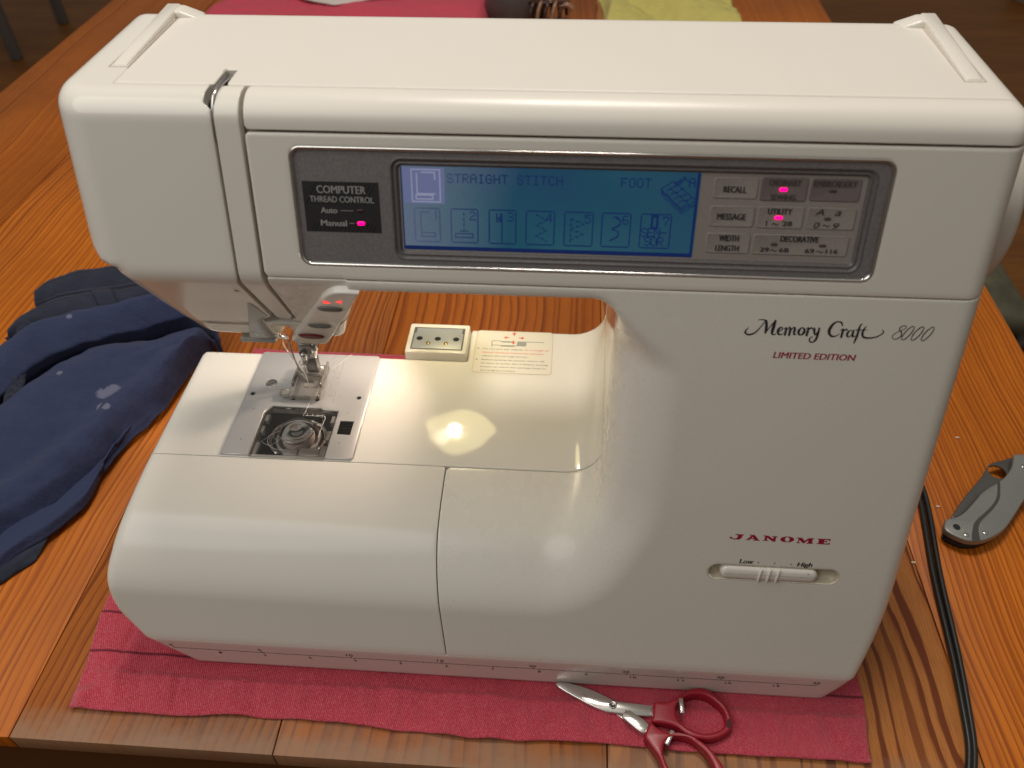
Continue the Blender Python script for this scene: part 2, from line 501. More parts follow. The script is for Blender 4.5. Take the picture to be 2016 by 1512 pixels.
def text(body, box, fr, off, mat, parent, bold=0, shear=0, name='lettering', spacing=1.0):
    """lettering fitted to its measured box (left, right, foot, head)"""
    V, F = glyphs(body, 0, spacing); V = V.copy(); V[:, 0] += V[:, 1]*shear
    lo, hi = V.min(0), V.max(0); x0, x1, z0, z1 = box
    V = (V-lo)/(hi-lo)*[x1-x0, z1-z0]+[x0, z0]
    if not bold: return mesh_obj(name, fr(V, off), F, mat, parent, smooth=False)
    d = bold*1.1*(z1-z0)+.002; VV = []; FF = []; k = len(V)          # heavier print: the strokes laid over each other
    for i, dx in enumerate((-d, 0, d)): VV.append(fr(V+[dx, 0], off+.0012*i)); FF += [tuple(q+k*i for q in f) for f in F]
    return mesh_obj(name, np.concatenate(VV), FF, mat, parent, smooth=False)
def ribbon(path, n=7, closed=False):
    """a pen stroke: points (x, y, width)"""
    P = spline(path, n, closed)
    T = np.roll(P, -1, 0)-np.roll(P, 1, 0) if closed else np.gradient(P, axis=0)
    N = np.stack([-T[:, 1], T[:, 0]], 1); N /= np.linalg.norm(N, axis=1)[:, None]+1e-9
    L, R = P[:, :2]+N*P[:, 2:3]/2, P[:, :2]-N*P[:, 2:3]/2
    m = len(P); V = np.concatenate([L, R]); F = []
    for i in range(m if closed else m-1):
        j = (i+1) % m; F.append((m+i, m+j, j, i))
    if not closed:
        for e_ in (0, -1):                      # round ends
            c = P[e_, :2]; r = P[e_, 2]/2; a = np.linspace(0, 2*np.pi, 8, endpoint=False); k = len(V)
            V = np.concatenate([V, c+r*np.stack([np.cos(a), np.sin(a)], 1)]); F.append(tuple(range(k, k+8)))
    return V, F
def strokes(name, paths, fr, off, mat, parent, conv=None):
    V, F = join([ribbon(p_, closed=c_) for p_, c_ in paths])
    if conv is not None: V = conv(V)
    return mesh_obj(name, fr(V, off), F, mat, parent, smooth=False)

# ------------------------------------------------------------------ display panel
M_CHROME = simple('chrome', (.82, .80, .77), .12, 1)
M_DKLINE = simple('dark_gap', (.03, .028, .025), .6)
def speckled(name, c0, c1, rough, sc=420, metal=0.0):
    m, n, l, b = mat_new(name); v = coords(n, l, 1.0); f = noise(n, l, v, sc*2.2, 2, .6); g = noise(n, l, v, 30, 3)
    c = ramp(n, l, f, [(.3, c0), (.7, c1)]); c = mixc(n, l, math_(n, l, 'MULTIPLY', g, .35), c, tuple(x*.7 for x in c0))
    l.new(c, b.inputs['Base Color']); setp(b, rough=rough, metal=metal, spec=.5); bump(n, l, b, f, .12, .0002); return m
M_PANEL = speckled('grey_panel_paint', (.175, .160, .158), (.245, .226, .222), .42)
M_RIDGE = speckled('grey_ridge_paint', (.125, .112, .110), (.17, .155, .152), .36)
M_KEYBASE = speckled('key_film', (.31, .272, .247), (.355, .315, .29), .34)  # film and key colours paled to carry a reflected haze
M_KEY = speckled('key_light', (.30, .265, .24), (.35, .31, .285), .32)
M_KEYD = speckled('key_dark', (.18, .145, .142), (.215, .18, .175), .34)
M_KEYEDGE = simple('key_edge', (.16, .142, .126), .4)
M_INK = simple('black_ink', (.028, .026, .028), .5)
M_INKSOFT = simple('soft_ink', (.085, .068, .066), .5)
M_STK = speckled('black_sticker', (.022, .021, .021), (.035, .033, .033), .45)
M_STKTXT = simple('grey_print', (.36, .36, .345), .5)
M_STKLINE = simple('hatch_print', (.008, .008, .008), .5)
M_RED = simple('crimson_print', (.36, .008, .032), .45)
M_LED = emissive('led_on', (1.0, .0, .16), 2.6, (.3, .0, .03))
M_LEDR = emissive('led_arrow', (1.0, .03, .03), 1.3, (.3, .0, .0))
M_LEDOFF = simple('led_off', (.10, .07, .058), .3)
M_LEDOFF2 = simple('led_off_dark', (.055, .018, .018), .3)
panel = PART['front_panel']
disp = loft2('display_panel', rrect(10.13, 32.79, 22.30, 26.91, .46), FRONT,
             [(0, -.30), (0, -.02), (.02, .02), (.05, .03), (.10, .02), (.13, -.02), (.15, -.07), (.16, -.10)], M_CHROME, machine, cap1=False)
def dpart(o): return o
win = rrect(13.97, 32.26, 22.61, 26.56, .45)
A_, f_ = fill(rrect(10.28, 32.64, 22.45, 26.76, .36), [ccw(win)])
mesh_obj('bezel_plate', FRONT(A_, -.09), f_, M_PANEL, disp, False)
loft2('window_ridge', win, FRONT, [(0, -.09), (.02, -.07), (.07, -.07), (.10, -.10), (.12, -.15), (.20, -.16), (.22, -.14), (.25, -.14),
      (.28, -.19), (.31, -.235), (.34, -.25)], M_RIDGE, disp, cap1=False)
flat('key_sheet', rrect(14.28, 31.95, 22.92, 26.25, .15), FRONT, -.25, M_KEYBASE, disp)
# the liquid crystal screen
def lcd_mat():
    m, n, l, b = mat_new('lcd_glow_haze'); v = coords(n, l, 1.0)
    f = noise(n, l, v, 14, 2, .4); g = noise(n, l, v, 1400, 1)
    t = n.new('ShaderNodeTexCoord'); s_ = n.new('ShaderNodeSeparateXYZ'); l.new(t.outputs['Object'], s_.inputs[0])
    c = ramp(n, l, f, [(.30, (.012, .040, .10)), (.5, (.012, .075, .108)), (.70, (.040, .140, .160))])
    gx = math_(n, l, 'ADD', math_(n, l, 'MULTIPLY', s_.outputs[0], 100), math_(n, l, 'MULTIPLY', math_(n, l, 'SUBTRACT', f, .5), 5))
    c = mixc(n, l, ramp(n, l, math_(n, l, 'DIVIDE', math_(n, l, 'SUBTRACT', gx, 14.4), 11.4), [(.04, (.88,)*3), (.16, (.58,)*3), (.36, (0,)*3), (1.0, (0,)*3)]), c, (.16, .185, .255))  # pale reflection of the room painted into the left of the glow
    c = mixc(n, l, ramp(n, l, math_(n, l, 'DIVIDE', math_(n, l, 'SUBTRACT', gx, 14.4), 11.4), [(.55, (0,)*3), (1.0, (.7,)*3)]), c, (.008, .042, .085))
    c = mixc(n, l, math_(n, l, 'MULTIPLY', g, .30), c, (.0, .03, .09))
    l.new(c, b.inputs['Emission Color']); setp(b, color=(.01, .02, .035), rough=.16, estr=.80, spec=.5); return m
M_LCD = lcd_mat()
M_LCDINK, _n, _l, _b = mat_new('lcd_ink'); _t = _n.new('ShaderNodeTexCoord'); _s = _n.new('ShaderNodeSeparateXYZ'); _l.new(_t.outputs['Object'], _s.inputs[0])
_l.new(ramp(_n, _l, math_(_n, _l, 'DIVIDE', math_(_n, _l, 'SUBTRACT', math_(_n, _l, 'MULTIPLY', _s.outputs[0], 100), 14.4), 11.4), [(.04, (.075, .090, .165)), (.16, (.040, .055, .125)), (.28, (.005, .020, .085)), (1.0, (.004, .018, .085))]), _b.inputs['Emission Color'])  # ink paled at the left by the same painted reflection haze
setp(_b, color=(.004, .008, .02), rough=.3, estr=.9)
M_LCDEDGE = emissive('lcd_edge', (.003, .014, .085), .8, (.004, .008, .02))
M_LCDPALE = emissive('lcd_pale', (.12, .14, .27), .8, (.05, .05, .08))
M_LCDPALE2 = emissive('lcd_pale_line', (.26, .28, .40), .8, (.05, .05, .08))
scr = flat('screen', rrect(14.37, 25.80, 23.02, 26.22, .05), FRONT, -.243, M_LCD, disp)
FONT5 = {'S': '01110 10001 10000 01110 00001 10001 01110', 'T': '11111 00100 00100 00100 00100 00100 00100', 'R': '11110 10001 10001 11110 10100 10010 10001',
 'A': '01110 10001 10001 11111 10001 10001 10001', 'I': '01110 00100 00100 00100 00100 00100 01110', 'G': '01110 10001 10000 10111 10001 10001 01110',
 'H': '10001 10001 10001 11111 10001 10001 10001', 'C': '01110 10001 10000 10000 10000 10001 01110', 'F': '11111 10000 10000 11110 10000 10000 10000',
 'O': '01110 10001 10001 10001 10001 10001 01110', 'E': '11111 10000 10000 11110 10000 10000 11111', 'N': '10001 11001 10101 10101 10011 10001 10001', '-': '00000 00000 00000 11111 00000 00000 00000',
 '2': '01110 10001 00001 00110 01000 10000 11111', '3': '11110 00001 00001 01110 00001 00001 11110', '4': '00010 00110 01010 10010 11111 00010 00010', '5': '11111 10000 11110 00001 00001 10001 01110',
 '6': '01110 10000 10000 11110 10001 10001 01110', '7': '11111 10001 00001 00010 00100 00100 00100'}
LW, LH, LP = 228, 64, .05
G1 = np.zeros((LH, LW), bool); G2 = np.zeros((LH, LW), bool); G3 = np.zeros((LH, LW), bool); G4 = np.zeros((LH, LW), bool)
def lx(x): return int(round((x-14.37)/LP))
def ly(z): return int(round((26.22-z)/LP))
def put(G, s_, x, y, sp=6, bold=False):
    for ch in s_:
        if ch in FONT5:
            for r_, row in enumerate(FONT5[ch].split()):
                for c_, q in enumerate(row):
                    if q == '1' and 0 <= y+r_ < LH and 0 <= x+c_ < LW: G[y+r_, x+c_] = True
        x += sp
def rect(G, x0, y0, x1, y1): G[y0, x0:x1+1] = 1; G[y1, x0:x1+1] = 1; G[y0:y1+1, x0] = 1; G[y0:y1+1, x1] = 1
def line(G, x0, y0, x1, y1, dash=None):
    k = max(abs(x1-x0), abs(y1-y0), 1)
    for i in range(k+1):
        if dash and (i % (dash[0]+dash[1])) >= dash[0]: continue
        x, y = int(round(x0+(x1-x0)*i/k)), int(round(y0+(y1-y0)*i/k))
        if 0 <= x < LW and 0 <= y < LH: G[y, x] = 1
put(G1, 'STRAIGHT STITCH', lx(16.17), ly(25.95)); put(G1, 'FOOT', lx(22.80), ly(25.95)); put(G1, 'A', lx(25.35), ly(26.03))
boxes = [(14.81, 15.84), (16.29, 17.31), (17.76, 18.83), (19.21, 20.33), (20.70, 21.82), (22.18, 23.29), (23.65, 24.80)]
for i, (a, b_) in enumerate(boxes):
    x0, x1, y0, y1 = lx(a), lx(b_), ly(24.65), ly(23.37)
    rect(G1, x0+1, y0, x1-1, y0); rect(G1, x0+1, y1, x1-1, y1); rect(G1, x0, y0+1, x0, y1-1); rect(G1, x1, y0+1, x1, y1-1)
    if i: put(G1, str(i+1), x1-6, y0+2)
    cx = (x0+x1)//2; h = y1-y0
    if i == 0: line(G1, x0+5, y0+3, x0+5, y1-8); line(G1, x0+5, y0+3, x0+11, y0+3); line(G1, x1-3, y0+2, x1-3, y0+8); rect(G1, x0+5, y1-7, x1-4, y1-4)
    if i == 1: line(G1, cx, y0+3, cx, y1-8, (3, 1)); rect(G1, cx-7, y1-7, cx+7, y1-4); line(G1, cx-3, y1-9, cx+3, y1-9)
    if i == 2:
        line(G1, cx, y0+3, cx, y1-1); line(G1, cx-4, y0+3, cx-4, y0+9); line(G1, cx-4, y0+5, cx-1, y0+9); line(G1, cx-1, y0+3, cx-1, y0+9); line(G1, cx-3, y0+9, cx-1, y0+5)
    if i == 3:
        for k in range(5): line(G1, (cx-3, cx+5)[k % 2], y0+3+k*4, (cx+5, cx-3)[k % 2], y0+7+k*4, (3, 1))
    if i == 4:
        line(G1, cx-6, y0+5, cx-6, y1-2, (3, 1))
        for k in range(4): line(G1, (cx-6, cx+4)[k % 2], y0+5+k*4, (cx+4, cx-6)[k % 2], y0+9+k*4, (3, 1))
    if i == 5:
        for y_, a_, c_ in ((3, 2, 5), (4, 4, 6), (5, 6, 7), (6, 7, 7), (7, 7, 7), (8, 7, 7), (9, 6, 7), (10, 4, 6), (11, 2, 4), (12, 1, 2), (13, 2, 4), (14, 5, 6), (15, 6, 6), (16, 6, 6), (17, 6, 6), (18, 5, 6), (19, 3, 5), (20, 1, 3), (21, 0, 1)):
            G1[y0+y_, cx-4+a_:cx-4+c_+1] = 1
    if i == 6:
        rect(G1, cx-3, y0+1, cx+2, y0+11); rect(G1, cx-2, y0+2, cx+1, y0+10); put(G1, 'SEN-', x0+1, y0+11, 5); put(G1, 'SOR', x0+4, y1-8, 5)
# presser foot icon drawn at a slant
for t in range(-6, 7):
    pass
fx, fy = lx(24.30), ly(25.62)
line(G1, fx, fy, fx+17, fy+15); line(G1, fx, fy+1, fx+17, fy+16); line(G1, fx, fy, fx+9, fy-6); line(G1, fx+17, fy+15, fx+27, fy+8); line(G1, fx+9, fy-6, fx+27, fy+8)
line(G1, fx+1, fy+2, fx+1, fy+4); line(G1, fx+1, fy+4, fx+17, fy+18); line(G1, fx+17, fy+18, fx+27, fy+10); line(G1, fx+27, fy+8, fx+27, fy+10)
line(G1, fx+10, fy-4, fx+16, fy-9); line(G1, fx+11, fy-3, fx+17, fy-8); line(G1, fx+12, fy-3, fx+18, fy-8); line(G1, fx+13, fy-6, fx+15, fy-4); line(G1, fx+17, fy-9, fx+20, fy-6)
for k in range(4): line(G1, fx+8+k*4, fy-1+k*3, fx+12+k*4, fy-3+k*3); line(G1, fx+8+k*4, fy+k*3, fx+13+k*4, fy+4+k*3)
for k in range(5): line(G1, fx+5+k*3, fy+1+k*3, fx+8+k*3, fy-1+k*3)
G4[:, LW-2:] = 1; G4[LH-3:, :] = 1; G4[:, :1] = 1
# the selected stitch, shown inverted
bx0, bx1, by0, by1 = lx(14.49), lx(16.05), ly(26.15), ly(24.83)
G2[by0:by1, bx0:bx1] = 1
rect(G3, bx0+6, by0+1, bx1-4, by1-2); line(G3, bx0+10, by0+4, bx0+10, by1-8); line(G3, bx0+10, by1-8, bx0+24, by1-8); rect(G3, bx0+9, by1-7, bx0+22, by1-4); line(G3, bx0+24, by0+3, bx0+24, by0+8); line(G3, bx0+14, by0+3, bx0+23, by0+3)
G2 &= ~G3
def gridmesh(name, G, off, mat):
    V = []; F = []; H = 0
    for r_ in range(LH):
        c_ = 0
        while c_ < LW:
            if G[r_, c_]:
                e_ = c_
                while e_ < LW and G[r_, e_]: e_ += 1
                k = len(V); x0, x1 = 14.37+c_*LP, 14.37+e_*LP; z1, z0 = 26.22-r_*LP, 26.22-(r_+1)*LP
                V += [(x0, z0), (x1, z0), (x1, z1), (x0, z1)]; F.append((k, k+1, k+2, k+3)); c_ = e_
            else: c_ += 1
    V = np.minimum(np.array(V), [25.80, 99])
    return mesh_obj(name, FRONT(V, off), F, mat, disp, False)
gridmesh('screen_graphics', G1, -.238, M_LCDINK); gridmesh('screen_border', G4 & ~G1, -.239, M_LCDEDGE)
gridmesh('selected_stitch', G2, -.2385, M_LCDPALE); gridmesh('selected_stitch_line', G3, -.238, M_LCDPALE2)
# touch keys
def key(x0, x1, z0, z1, mat):
    return loft2('touch_key', rrect(x0+.05, x1-.05, z0+.04, z1-.04, .10), FRONT, [(0, -.25), (.0, -.235), (.03, -.225), (.05, -.23)], mat, disp)
for k in ((26.25, 28.0, 25.27, 26.12, M_KEY), (26.23, 28.02, 24.21, 25.08, M_KEY), (26.21, 28.0, 23.19, 24.05, M_KEY), (28.0, 29.83, 25.22, 26.17, M_KEYD),
          (29.83, 31.78, 25.25, 26.17, M_KEYD), (28.02, 29.86, 24.20, 25.10, M_KEY), (29.88, 31.80, 24.20, 25.10, M_KEY), (28.0, 31.74, 23.18, 24.05, M_KEY)): key(*k)
K = -.205
def kt(s_, box, mat=M_INK, bold=.03, shear=0): text(s_, box, FRONT, K, mat, disp, bold, shear)
kt('RECALL', (26.68, 27.52, 25.54, 25.77)); kt('MESSAGE', (26.57, 27.64, 24.53, 24.76)); kt('WIDTH', (26.75, 27.49, 23.71, 23.94)); kt('LENGTH', (26.65, 27.54, 23.33, 23.55))
kt('ORDINARY', (28.33, 29.50, 25.83, 26.05), M_INKSOFT); kt('SEWING', (28.45, 29.38, 25.31, 25.52), M_INKSOFT); kt('EMBROIDERY', (29.98, 31.54, 25.83, 26.05), M_INKSOFT)
kt('UTILITY', (28.45, 29.34, 24.78, 24.99)); kt('1', (28.43, 28.47, 24.35, 24.53), M_INK, 0); kt('28', (29.06, 29.41, 24.35, 24.53))
kt('A', (30.22, 30.54, 24.79, 25.02), M_INK, 0, .25); kt('a', (30.94, 31.17, 24.78, 24.96), M_INK, 0, .25); kt('0', (30.23, 30.46, 24.30, 24.52), M_INK, 0, .25); kt('9', (30.95, 31.18, 24.29, 24.51), M_INK, 0, .25)
kt('DECORATIVE', (29.09, 30.52, 23.75, 23.98)); kt('29', (28.37, 28.70, 23.34, 23.51)); kt('68', (29.10, 29.46, 23.34, 23.51)); kt('69', (30.09, 30.43, 23.34, 23.51)); kt('116', (30.88, 31.32, 23.34, 23.51))
def tilde(cx, z, w=.26): return [([(cx-w/2, z-.02, .022), (cx-w/4, z+.035, .030), (cx, z, .032), (cx+w/4, z-.035, .030), (cx+w/2, z+.02, .022)], False)]
strokes('lettering', tilde(28.78, 24.41)+tilde(30.70, 24.40)+tilde(28.90, 23.40)+tilde(30.65, 23.40), FRONT, K, M_INK, disp)
def led(x, z, mat, w=.15, h=.065, off=-.200): return loft2('indicator_light', rrect(x-w, x+w, z-h, z+h, h*.95, 4), FRONT, [(0, -.235), (0, off), (.02, off+.015)], mat, disp)
led(28.89, 25.69, M_LED); led(28.88, 24.65, M_LED)
for x, z in ((30.70, 25.69), (30.70, 24.66), (28.87, 23.64), (30.71, 23.64)): led(x, z, M_LEDOFF, .13, .055)
# thread control sticker
stk = flat('thread_control_sticker', [(10.51, 23.66), (13.53, 23.66), (13.53, 25.60), (10.51, 25.60)], FRONT, -.084, M_STK, disp)
hat = []
for k in range(-14, 24):
    x = 10.5+k*.165
    for z0, z1 in ((23.70, 24.02), (24.02, 24.72), (24.72, 25.56)):
        for t0, t1 in ((0, 1),):
            a = x+(z0-23.66)*.55; b_ = x+(z1-23.66)*.55
            lo, hi = 10.55, 13.49
            if z0 > 23.9 and z1 < 24.8 and not (b_ < 11.0 or a > 13.05): continue
            if a < lo or b_ > hi: continue
            hat.append([(a, z0), (a+.05, z0), (b_+.05, z1), (b_, z1)])
multi('hatching', hat, FRONT, -.081, M_STKLINE, disp)
def st(s_, box, bold=0): text(s_, box, FRONT, -.078, M_STKTXT, disp, bold)
st('COMPUTER', (11.08, 13.0, 25.16, 25.45), .02); st('THREAD CONTROL', (10.77, 13.30, 24.82, 25.05), .015)
st('Auto', (11.17, 11.81, 24.40, 24.62), .03); st('Manual', (11.12, 12.15, 23.90, 24.13), .03)
multi('lettering', [rrect(11.94, 12.46, 24.50, 24.52, .009, 2), rrect(12.26, 12.46, 24.01, 24.035, .009, 2)], FRONT, -.078, M_STKTXT, disp)
led(12.73, 24.03, M_LED, .155, .075, -.065); led(12.73, 24.51, M_LEDOFF2, .14, .06, -.075)
# ------------------------------------------------------------------ lettering on the column
hz = PART['front_housing']; LO = .012
conv1 = lambda V: np.stack([V[:, 0]*.00407094+V[:, 1]*.000886907+27.6946, V[:, 0]*.000158131-V[:, 1]*.0044188+21.0237], 1)
MC = [[(125,165,5),(100,190,12),(90,213,18),(118,232,18),(170,222,14),(215,188,11),(262,138,9),(296,98,8)], [(225,92,4),(262,89,9),(300,97,14)],
 [(300,100,22),(303,130,28),(296,175,26),(285,217,16)], [(286,218,8),(320,175,8),(360,130,9),(396,96,8)], [(390,100,20),(372,150,30),(355,200,28),(352,225,20),(372,233,10),(392,222,5)],
 [(415,207,7),(450,185,8),(456,167,10),(432,168,16),(410,195,24),(412,224,20),(438,233,10),(464,217,5)],
 [(468,182,4),(492,166,13),(487,195,22),(476,236,20)], [(490,198,5),(520,166,12),(532,172,20),(526,205,22),(516,238,20)], [(530,198,5),(562,166,12),(577,173,20),(566,210,22),(566,233,14),(592,224,4)],
 [(683,182,4),(706,166,13),(700,200,22),(686,240,20)], [(700,200,5),(724,172,12),(742,172,18)],
 [(748,190,5),(765,172,15),(762,205,22),(772,234,14),(795,205,7),(806,175,6)], [(812,172,16),(798,225,22),(775,280,20),(745,306,12),(718,300,14),(716,272,12),(745,252,5)],
 [(1032,148,12),(1028,122,18),(995,110,12),(955,125,18),(920,165,26),(905,205,27),(920,242,22),(960,250,13),(1006,226,5)],
 [(1010,196,4),(1040,180,13),(1034,212,22),(1022,257,20)], [(1036,210,5),(1058,186,12),(1078,187,18)],
 [(1132,196,6),(1108,194,9),(1085,215,20),(1078,243,20),(1095,256,10),(1122,235,6),(1140,200,6)], [(1143,192,14),(1132,228,22),(1132,254,16),(1158,246,4)],
 [(1226,132,6),(1206,145,13),(1192,185,20),(1172,250,22),(1152,300,14),(1142,318,8)], [(1160,188,7),(1190,187,8),(1216,189,7)],
 [(1266,153,5),(1242,180,14),(1226,222,22),(1236,256,20),(1290,266,15),(1360,255,12),(1412,228,10),(1428,206,11),(1414,187,5)], [(1215,190,6),(1268,190,7)]]
MC2 = [[(638,170,12),(614,195,24),(612,225,22),(634,236,12),(660,215,24),(668,186,22),(652,167,10)]]
NUM = [[(1646,158,6),(1618,150,7),(1588,165,9),(1580,190,10),(1600,215,11),(1594,248,10),(1560,274,8),(1525,274,7),(1512,256,6),(1530,228,6),(1580,202,6),(1630,178,6)]]
for cx, cy in ((1660, 220), (1752, 224), (1848, 228)):
    q = []
    for k in range(12):
        a = 2*math.pi*k/12; u, v = 84*math.cos(a), 25*math.sin(a); c_, s_ = .66, -.75
        q.append((cx+u*c_-v*s_, cy+u*s_+v*c_, 6.5+3*abs(math.sin(a))))
    NUM.append(q)
strokes('lettering', [(q, False) for q in MC]+[(q, True) for q in MC2], FRONT, LO, M_INK, hz, conv1)
strokes('lettering', [(q, True) for q in NUM], FRONT, LO, M_INK, hz, conv1)
text('LIMITED EDITION', (29.53, 32.83, 19.04, 19.31), FRONT, LO, M_RED, hz, .025, .12)
conv2 = lambda V: np.stack([np.asarray(V)[:, 0]*.0034234+np.asarray(V)[:, 1]*.000705766+27.5776, np.asarray(V)[:, 0]*.000210949-np.asarray(V)[:, 1]*.00423877+10.709], 1)
JA = [[(455,142),(572,146),(570,155),(553,160),(540,190),(510,212),(440,212),(390,200),(378,185),(390,175),(408,180),(412,192),(440,200),(475,196),(487,180),(495,158),(460,152)],
 [(645,150),(715,153),(765,219),(782,222),(782,230),(690,226),(690,219),(712,218),(703,206),(655,204),(642,212),(655,216),(655,222),(592,218),(592,211),(612,210),(672,162),(645,158)],
 [(830,160),(895,163),(960,205),(966,178),(945,176),(945,168),(1020,172),(1020,180),(998,182),(985,242),(950,241),(880,187),(872,218),(895,224),(893,232),(818,228),(820,220),(842,217),(855,172),(830,168)],
 [(1268,188),(1340,190),(1375,232),(1430,196),(1502,198),(1502,206),(1482,209),(1472,262),(1490,264),(1490,271),(1398,269),(1398,261),(1418,259),(1425,222),(1365,264),(1350,262),(1305,217),(1298,252),(1318,256),(1316,263),(1264,260),(1266,252),(1283,250),(1295,200),(1268,196)],
 [(1545,202),(1720,208),(1710,235),(1700,235),(1690,220),(1640,217),(1636,236),(1655,236),(1668,228),(1675,228),(1668,258),(1660,258),(1655,246),(1632,245),(1628,266),(1680,268),(1700,255),(1710,256),(1700,282),(1530,273),(1530,266),(1552,263),(1565,214),(1545,210)]]
polys = [conv2(q) for q in JA]
polys[1] = (ccw(polys[1]), [ccw(conv2([(672,194),(696,195),(685,177)]))])
o_ = ell(1145, 212, 92, 38, 28); polys.append((ccw(conv2(o_)), [ccw(conv2(ell(1146, 212, 30, 31, 16)))]))
multi('lettering', polys, FRONT, LO, M_RED, hz)
text('Low', (29.66, 30.31, 8.55, 8.80), FRONT, LO, M_INK, hz, .03, .15); text('High', (32.36, 33.05, 8.46, 8.78), FRONT, LO, M_INK, hz, .03, .15)
multi('lettering', [ell(x, 8.645, .035, .035, 10) for x in (30.54, 31.30, 32.07)], FRONT, LO, M_INK, hz)
# speed slider in its slot
slot = rrect(28.26, 34.42, 7.55, 8.43, .43, 10)
loft2('slider_slot', slot, FRONT, [(-.03, .006), (.0, .002), (.04, -.03), (.07, -.10), (.09, -.35)], plastic("slot_plastic", (.62, .56, .46), .4, .25), hz)
sl = loft2('speed_slider', rrect(28.84, 33.41, 7.63, 8.36, .36, 10), FRONT, [(0, -.34), (0, -.06), (.03, .02), (.09, .08), (.18, .11), (.30, .125)], M_WHITE, machine)
for x in (30.68, 31.10, 31.52):
    rbox('slider_rib', (x-.055, x+.055, 7.62, 8.36, .05, .20), .045, M_WHITE, sl, 2, lambda c: FRONT((c[0]-.06+(c[1]-7.6)*.13, c[1]), c[2])[0])
multi('slider_mark', [ell(32.92, 8.20, .03, .03, 8)], FRONT, .135, M_INK, sl)

# ------------------------------------------------------------------ buttons at the head, needle, plate, bobbin
M_BTN = simple('grey_button', (.17, .17, .155), .32)
M_BTNRED = simple('red_button', (.16, .012, .016), .3)
M_STEEL = simple('steel', (.62, .60, .58), .22, 1)
M_STEELD = simple('dark_steel', (.30, .29, .28), .28, 1)
M_BRASS = simple('brass', (.70, .56, .26), .25, 1)
M_BLACK = simple('black_plastic', (.012, .012, .012), .4)
def glass(name, color, rough=.04, ior=1.45, haze=.06):
    m, n, l, b = mat_new(name); n.remove(b); o = n['Material Output']   # thin clear plastic: lets light straight through
    tr = n.new('ShaderNodeBsdfTransparent'); tr.inputs[0].default_value = (*color, 1); gl = n.new('ShaderNodeBsdfGlossy'); gl.inputs[1].default_value = rough
    df = n.new('ShaderNodeBsdfDiffuse'); df.inputs[0].default_value = (.75, .72, .68, 1)
    fr = n.new('ShaderNodeFresnel'); fr.inputs[0].default_value = ior; m1 = n.new('ShaderNodeMixShader'); m2 = n.new('ShaderNodeMixShader'); m1.inputs[0].default_value = haze
    l.new(tr.outputs[0], m1.inputs[1]); l.new(df.outputs[0], m1.inputs[2]); l.new(math_(n, l, 'MULTIPLY', fr.outputs[0], 1.6), m2.inputs[0]); l.new(m1.outputs[0], m2.inputs[1]); l.new(gl.outputs[0], m2.inputs[2])
    l.new(m2.outputs[0], o.inputs[0]); return m
M_CLEAR = glass('clear_plastic', (.97, .95, .92), .03, 1.45, .015); M_FOOT = glass('clear_foot', (.90, .85, .77), .08, 1.5, .22)
M_MILK = glass('milky_plastic', (.95, .92, .88), .05, 1.5, .5)
def brushed(name, c, rough, met=.85):
    m, n, l, b = mat_new(name); v = coords(n, l, (40, 900, 900)); f = noise(n, l, v, 1.2, 2)
    g = noise(n, l, coords(n, l, 1.0), 25, 3)
    l.new(mixc(n, l, g, c, tuple(q*.88 for q in c)), b.inputs['Base Color']); setp(b, metal=met, rough=rough)
    l.new(math_(n, l, 'MULTIPLY_ADD', g, .14, rough-.07), b.inputs['Roughness']); bump(n, l, b, f, .06, .0002); return m
M_PLATE = brushed('satin_plate', (.60, .585, .575), .33, .45)
blk = spline([(12.42, 21.35), (11.4, 21.35), (10.75, 20.85), (10.3, 20.15), (8.36, 17.1)], 5).tolist()+spline([(7.95, 16.45), (8.0, 16.2), (8.35, 16.12)], 4).tolist()+spline([(9.2, 16.12), (9.6, 16.25), (9.95, 16.8)], 4).tolist()
bp = plate('button_panel', blk, CHAM, -.6, .34, M_WHITE, machine, .10, steps=3)
def oval(name, cx, cz, rx, rz, mat):
    q = ell(cx, cz, rx, rz, 28, -.05)
    loft2('button_well', inset(q, -.07), CHAM, [(0, .345), (.05, .33), (.06, .20)], M_DKLINE, bp, cap1=False)
    return loft2(name, q, CHAM, [(0, .22), (0, .37), (.03, .41), (.10, .43), (.15, .435)], mat, machine)
oval('stitch_button', 10.85, 19.97, .52, .195, M_BTN); oval('stitch_button', 9.86, 18.27, .52, .195, M_BTN)
stb = oval('start_button', 9.12, 17.10, .60, .25, M_BTNRED)
text('START', (8.78, 9.47, 17.02, 17.19), CHAM, .445, simple('faint_red_print', (.34, .09, .09), .4), stb, .01)
for q_ in ([(10.74, 20.78), (11.05, 20.52), (10.69, 20.44)], [(11.25, 20.66), (11.58, 20.80), (11.44, 20.47)]): flat('arrow_light', q_, CHAM, .35, M_LEDR, bp)
# threader plate beside the slot, with its little drawing
M_TPLATE = simple('grey_clear_plate', (.42, .425, .41), .18)
tp = plate('threader_plate', [(6.98, 19.6), (7.16, 19.5), (7.44, 18.4), (6.95, 17.85), (7.04, 15.98), (5.68, 15.98), (5.75, 16.3)], CHAM, -.02, .05, M_TPLATE, PART['head_cover'], .03)
M_PALE = simple('pale_print', (.70, .70, .68), .4)
strokes('drawing', [([(6.0, 16.9, .03), (6.2, 17.0, .03), (6.35, 16.75, .03), (6.75, 16.8, .03)], False), ([(5.95, 16.35, .05), (6.2, 16.45, .07), (6.1, 16.2, .03)], False),
                    ([(6.35, 16.4, .03), (6.55, 16.5, .03), (6.75, 16.3, .03), (6.55, 16.2, .03), (6.4, 16.35, .03)], False)], CHAM, .055, M_PALE, tp)
flat('screw_cap', ell(6.95, 20.68, .13, .075, 14), CHAM, .012, M_KEYEDGE, PART['head_cover'])
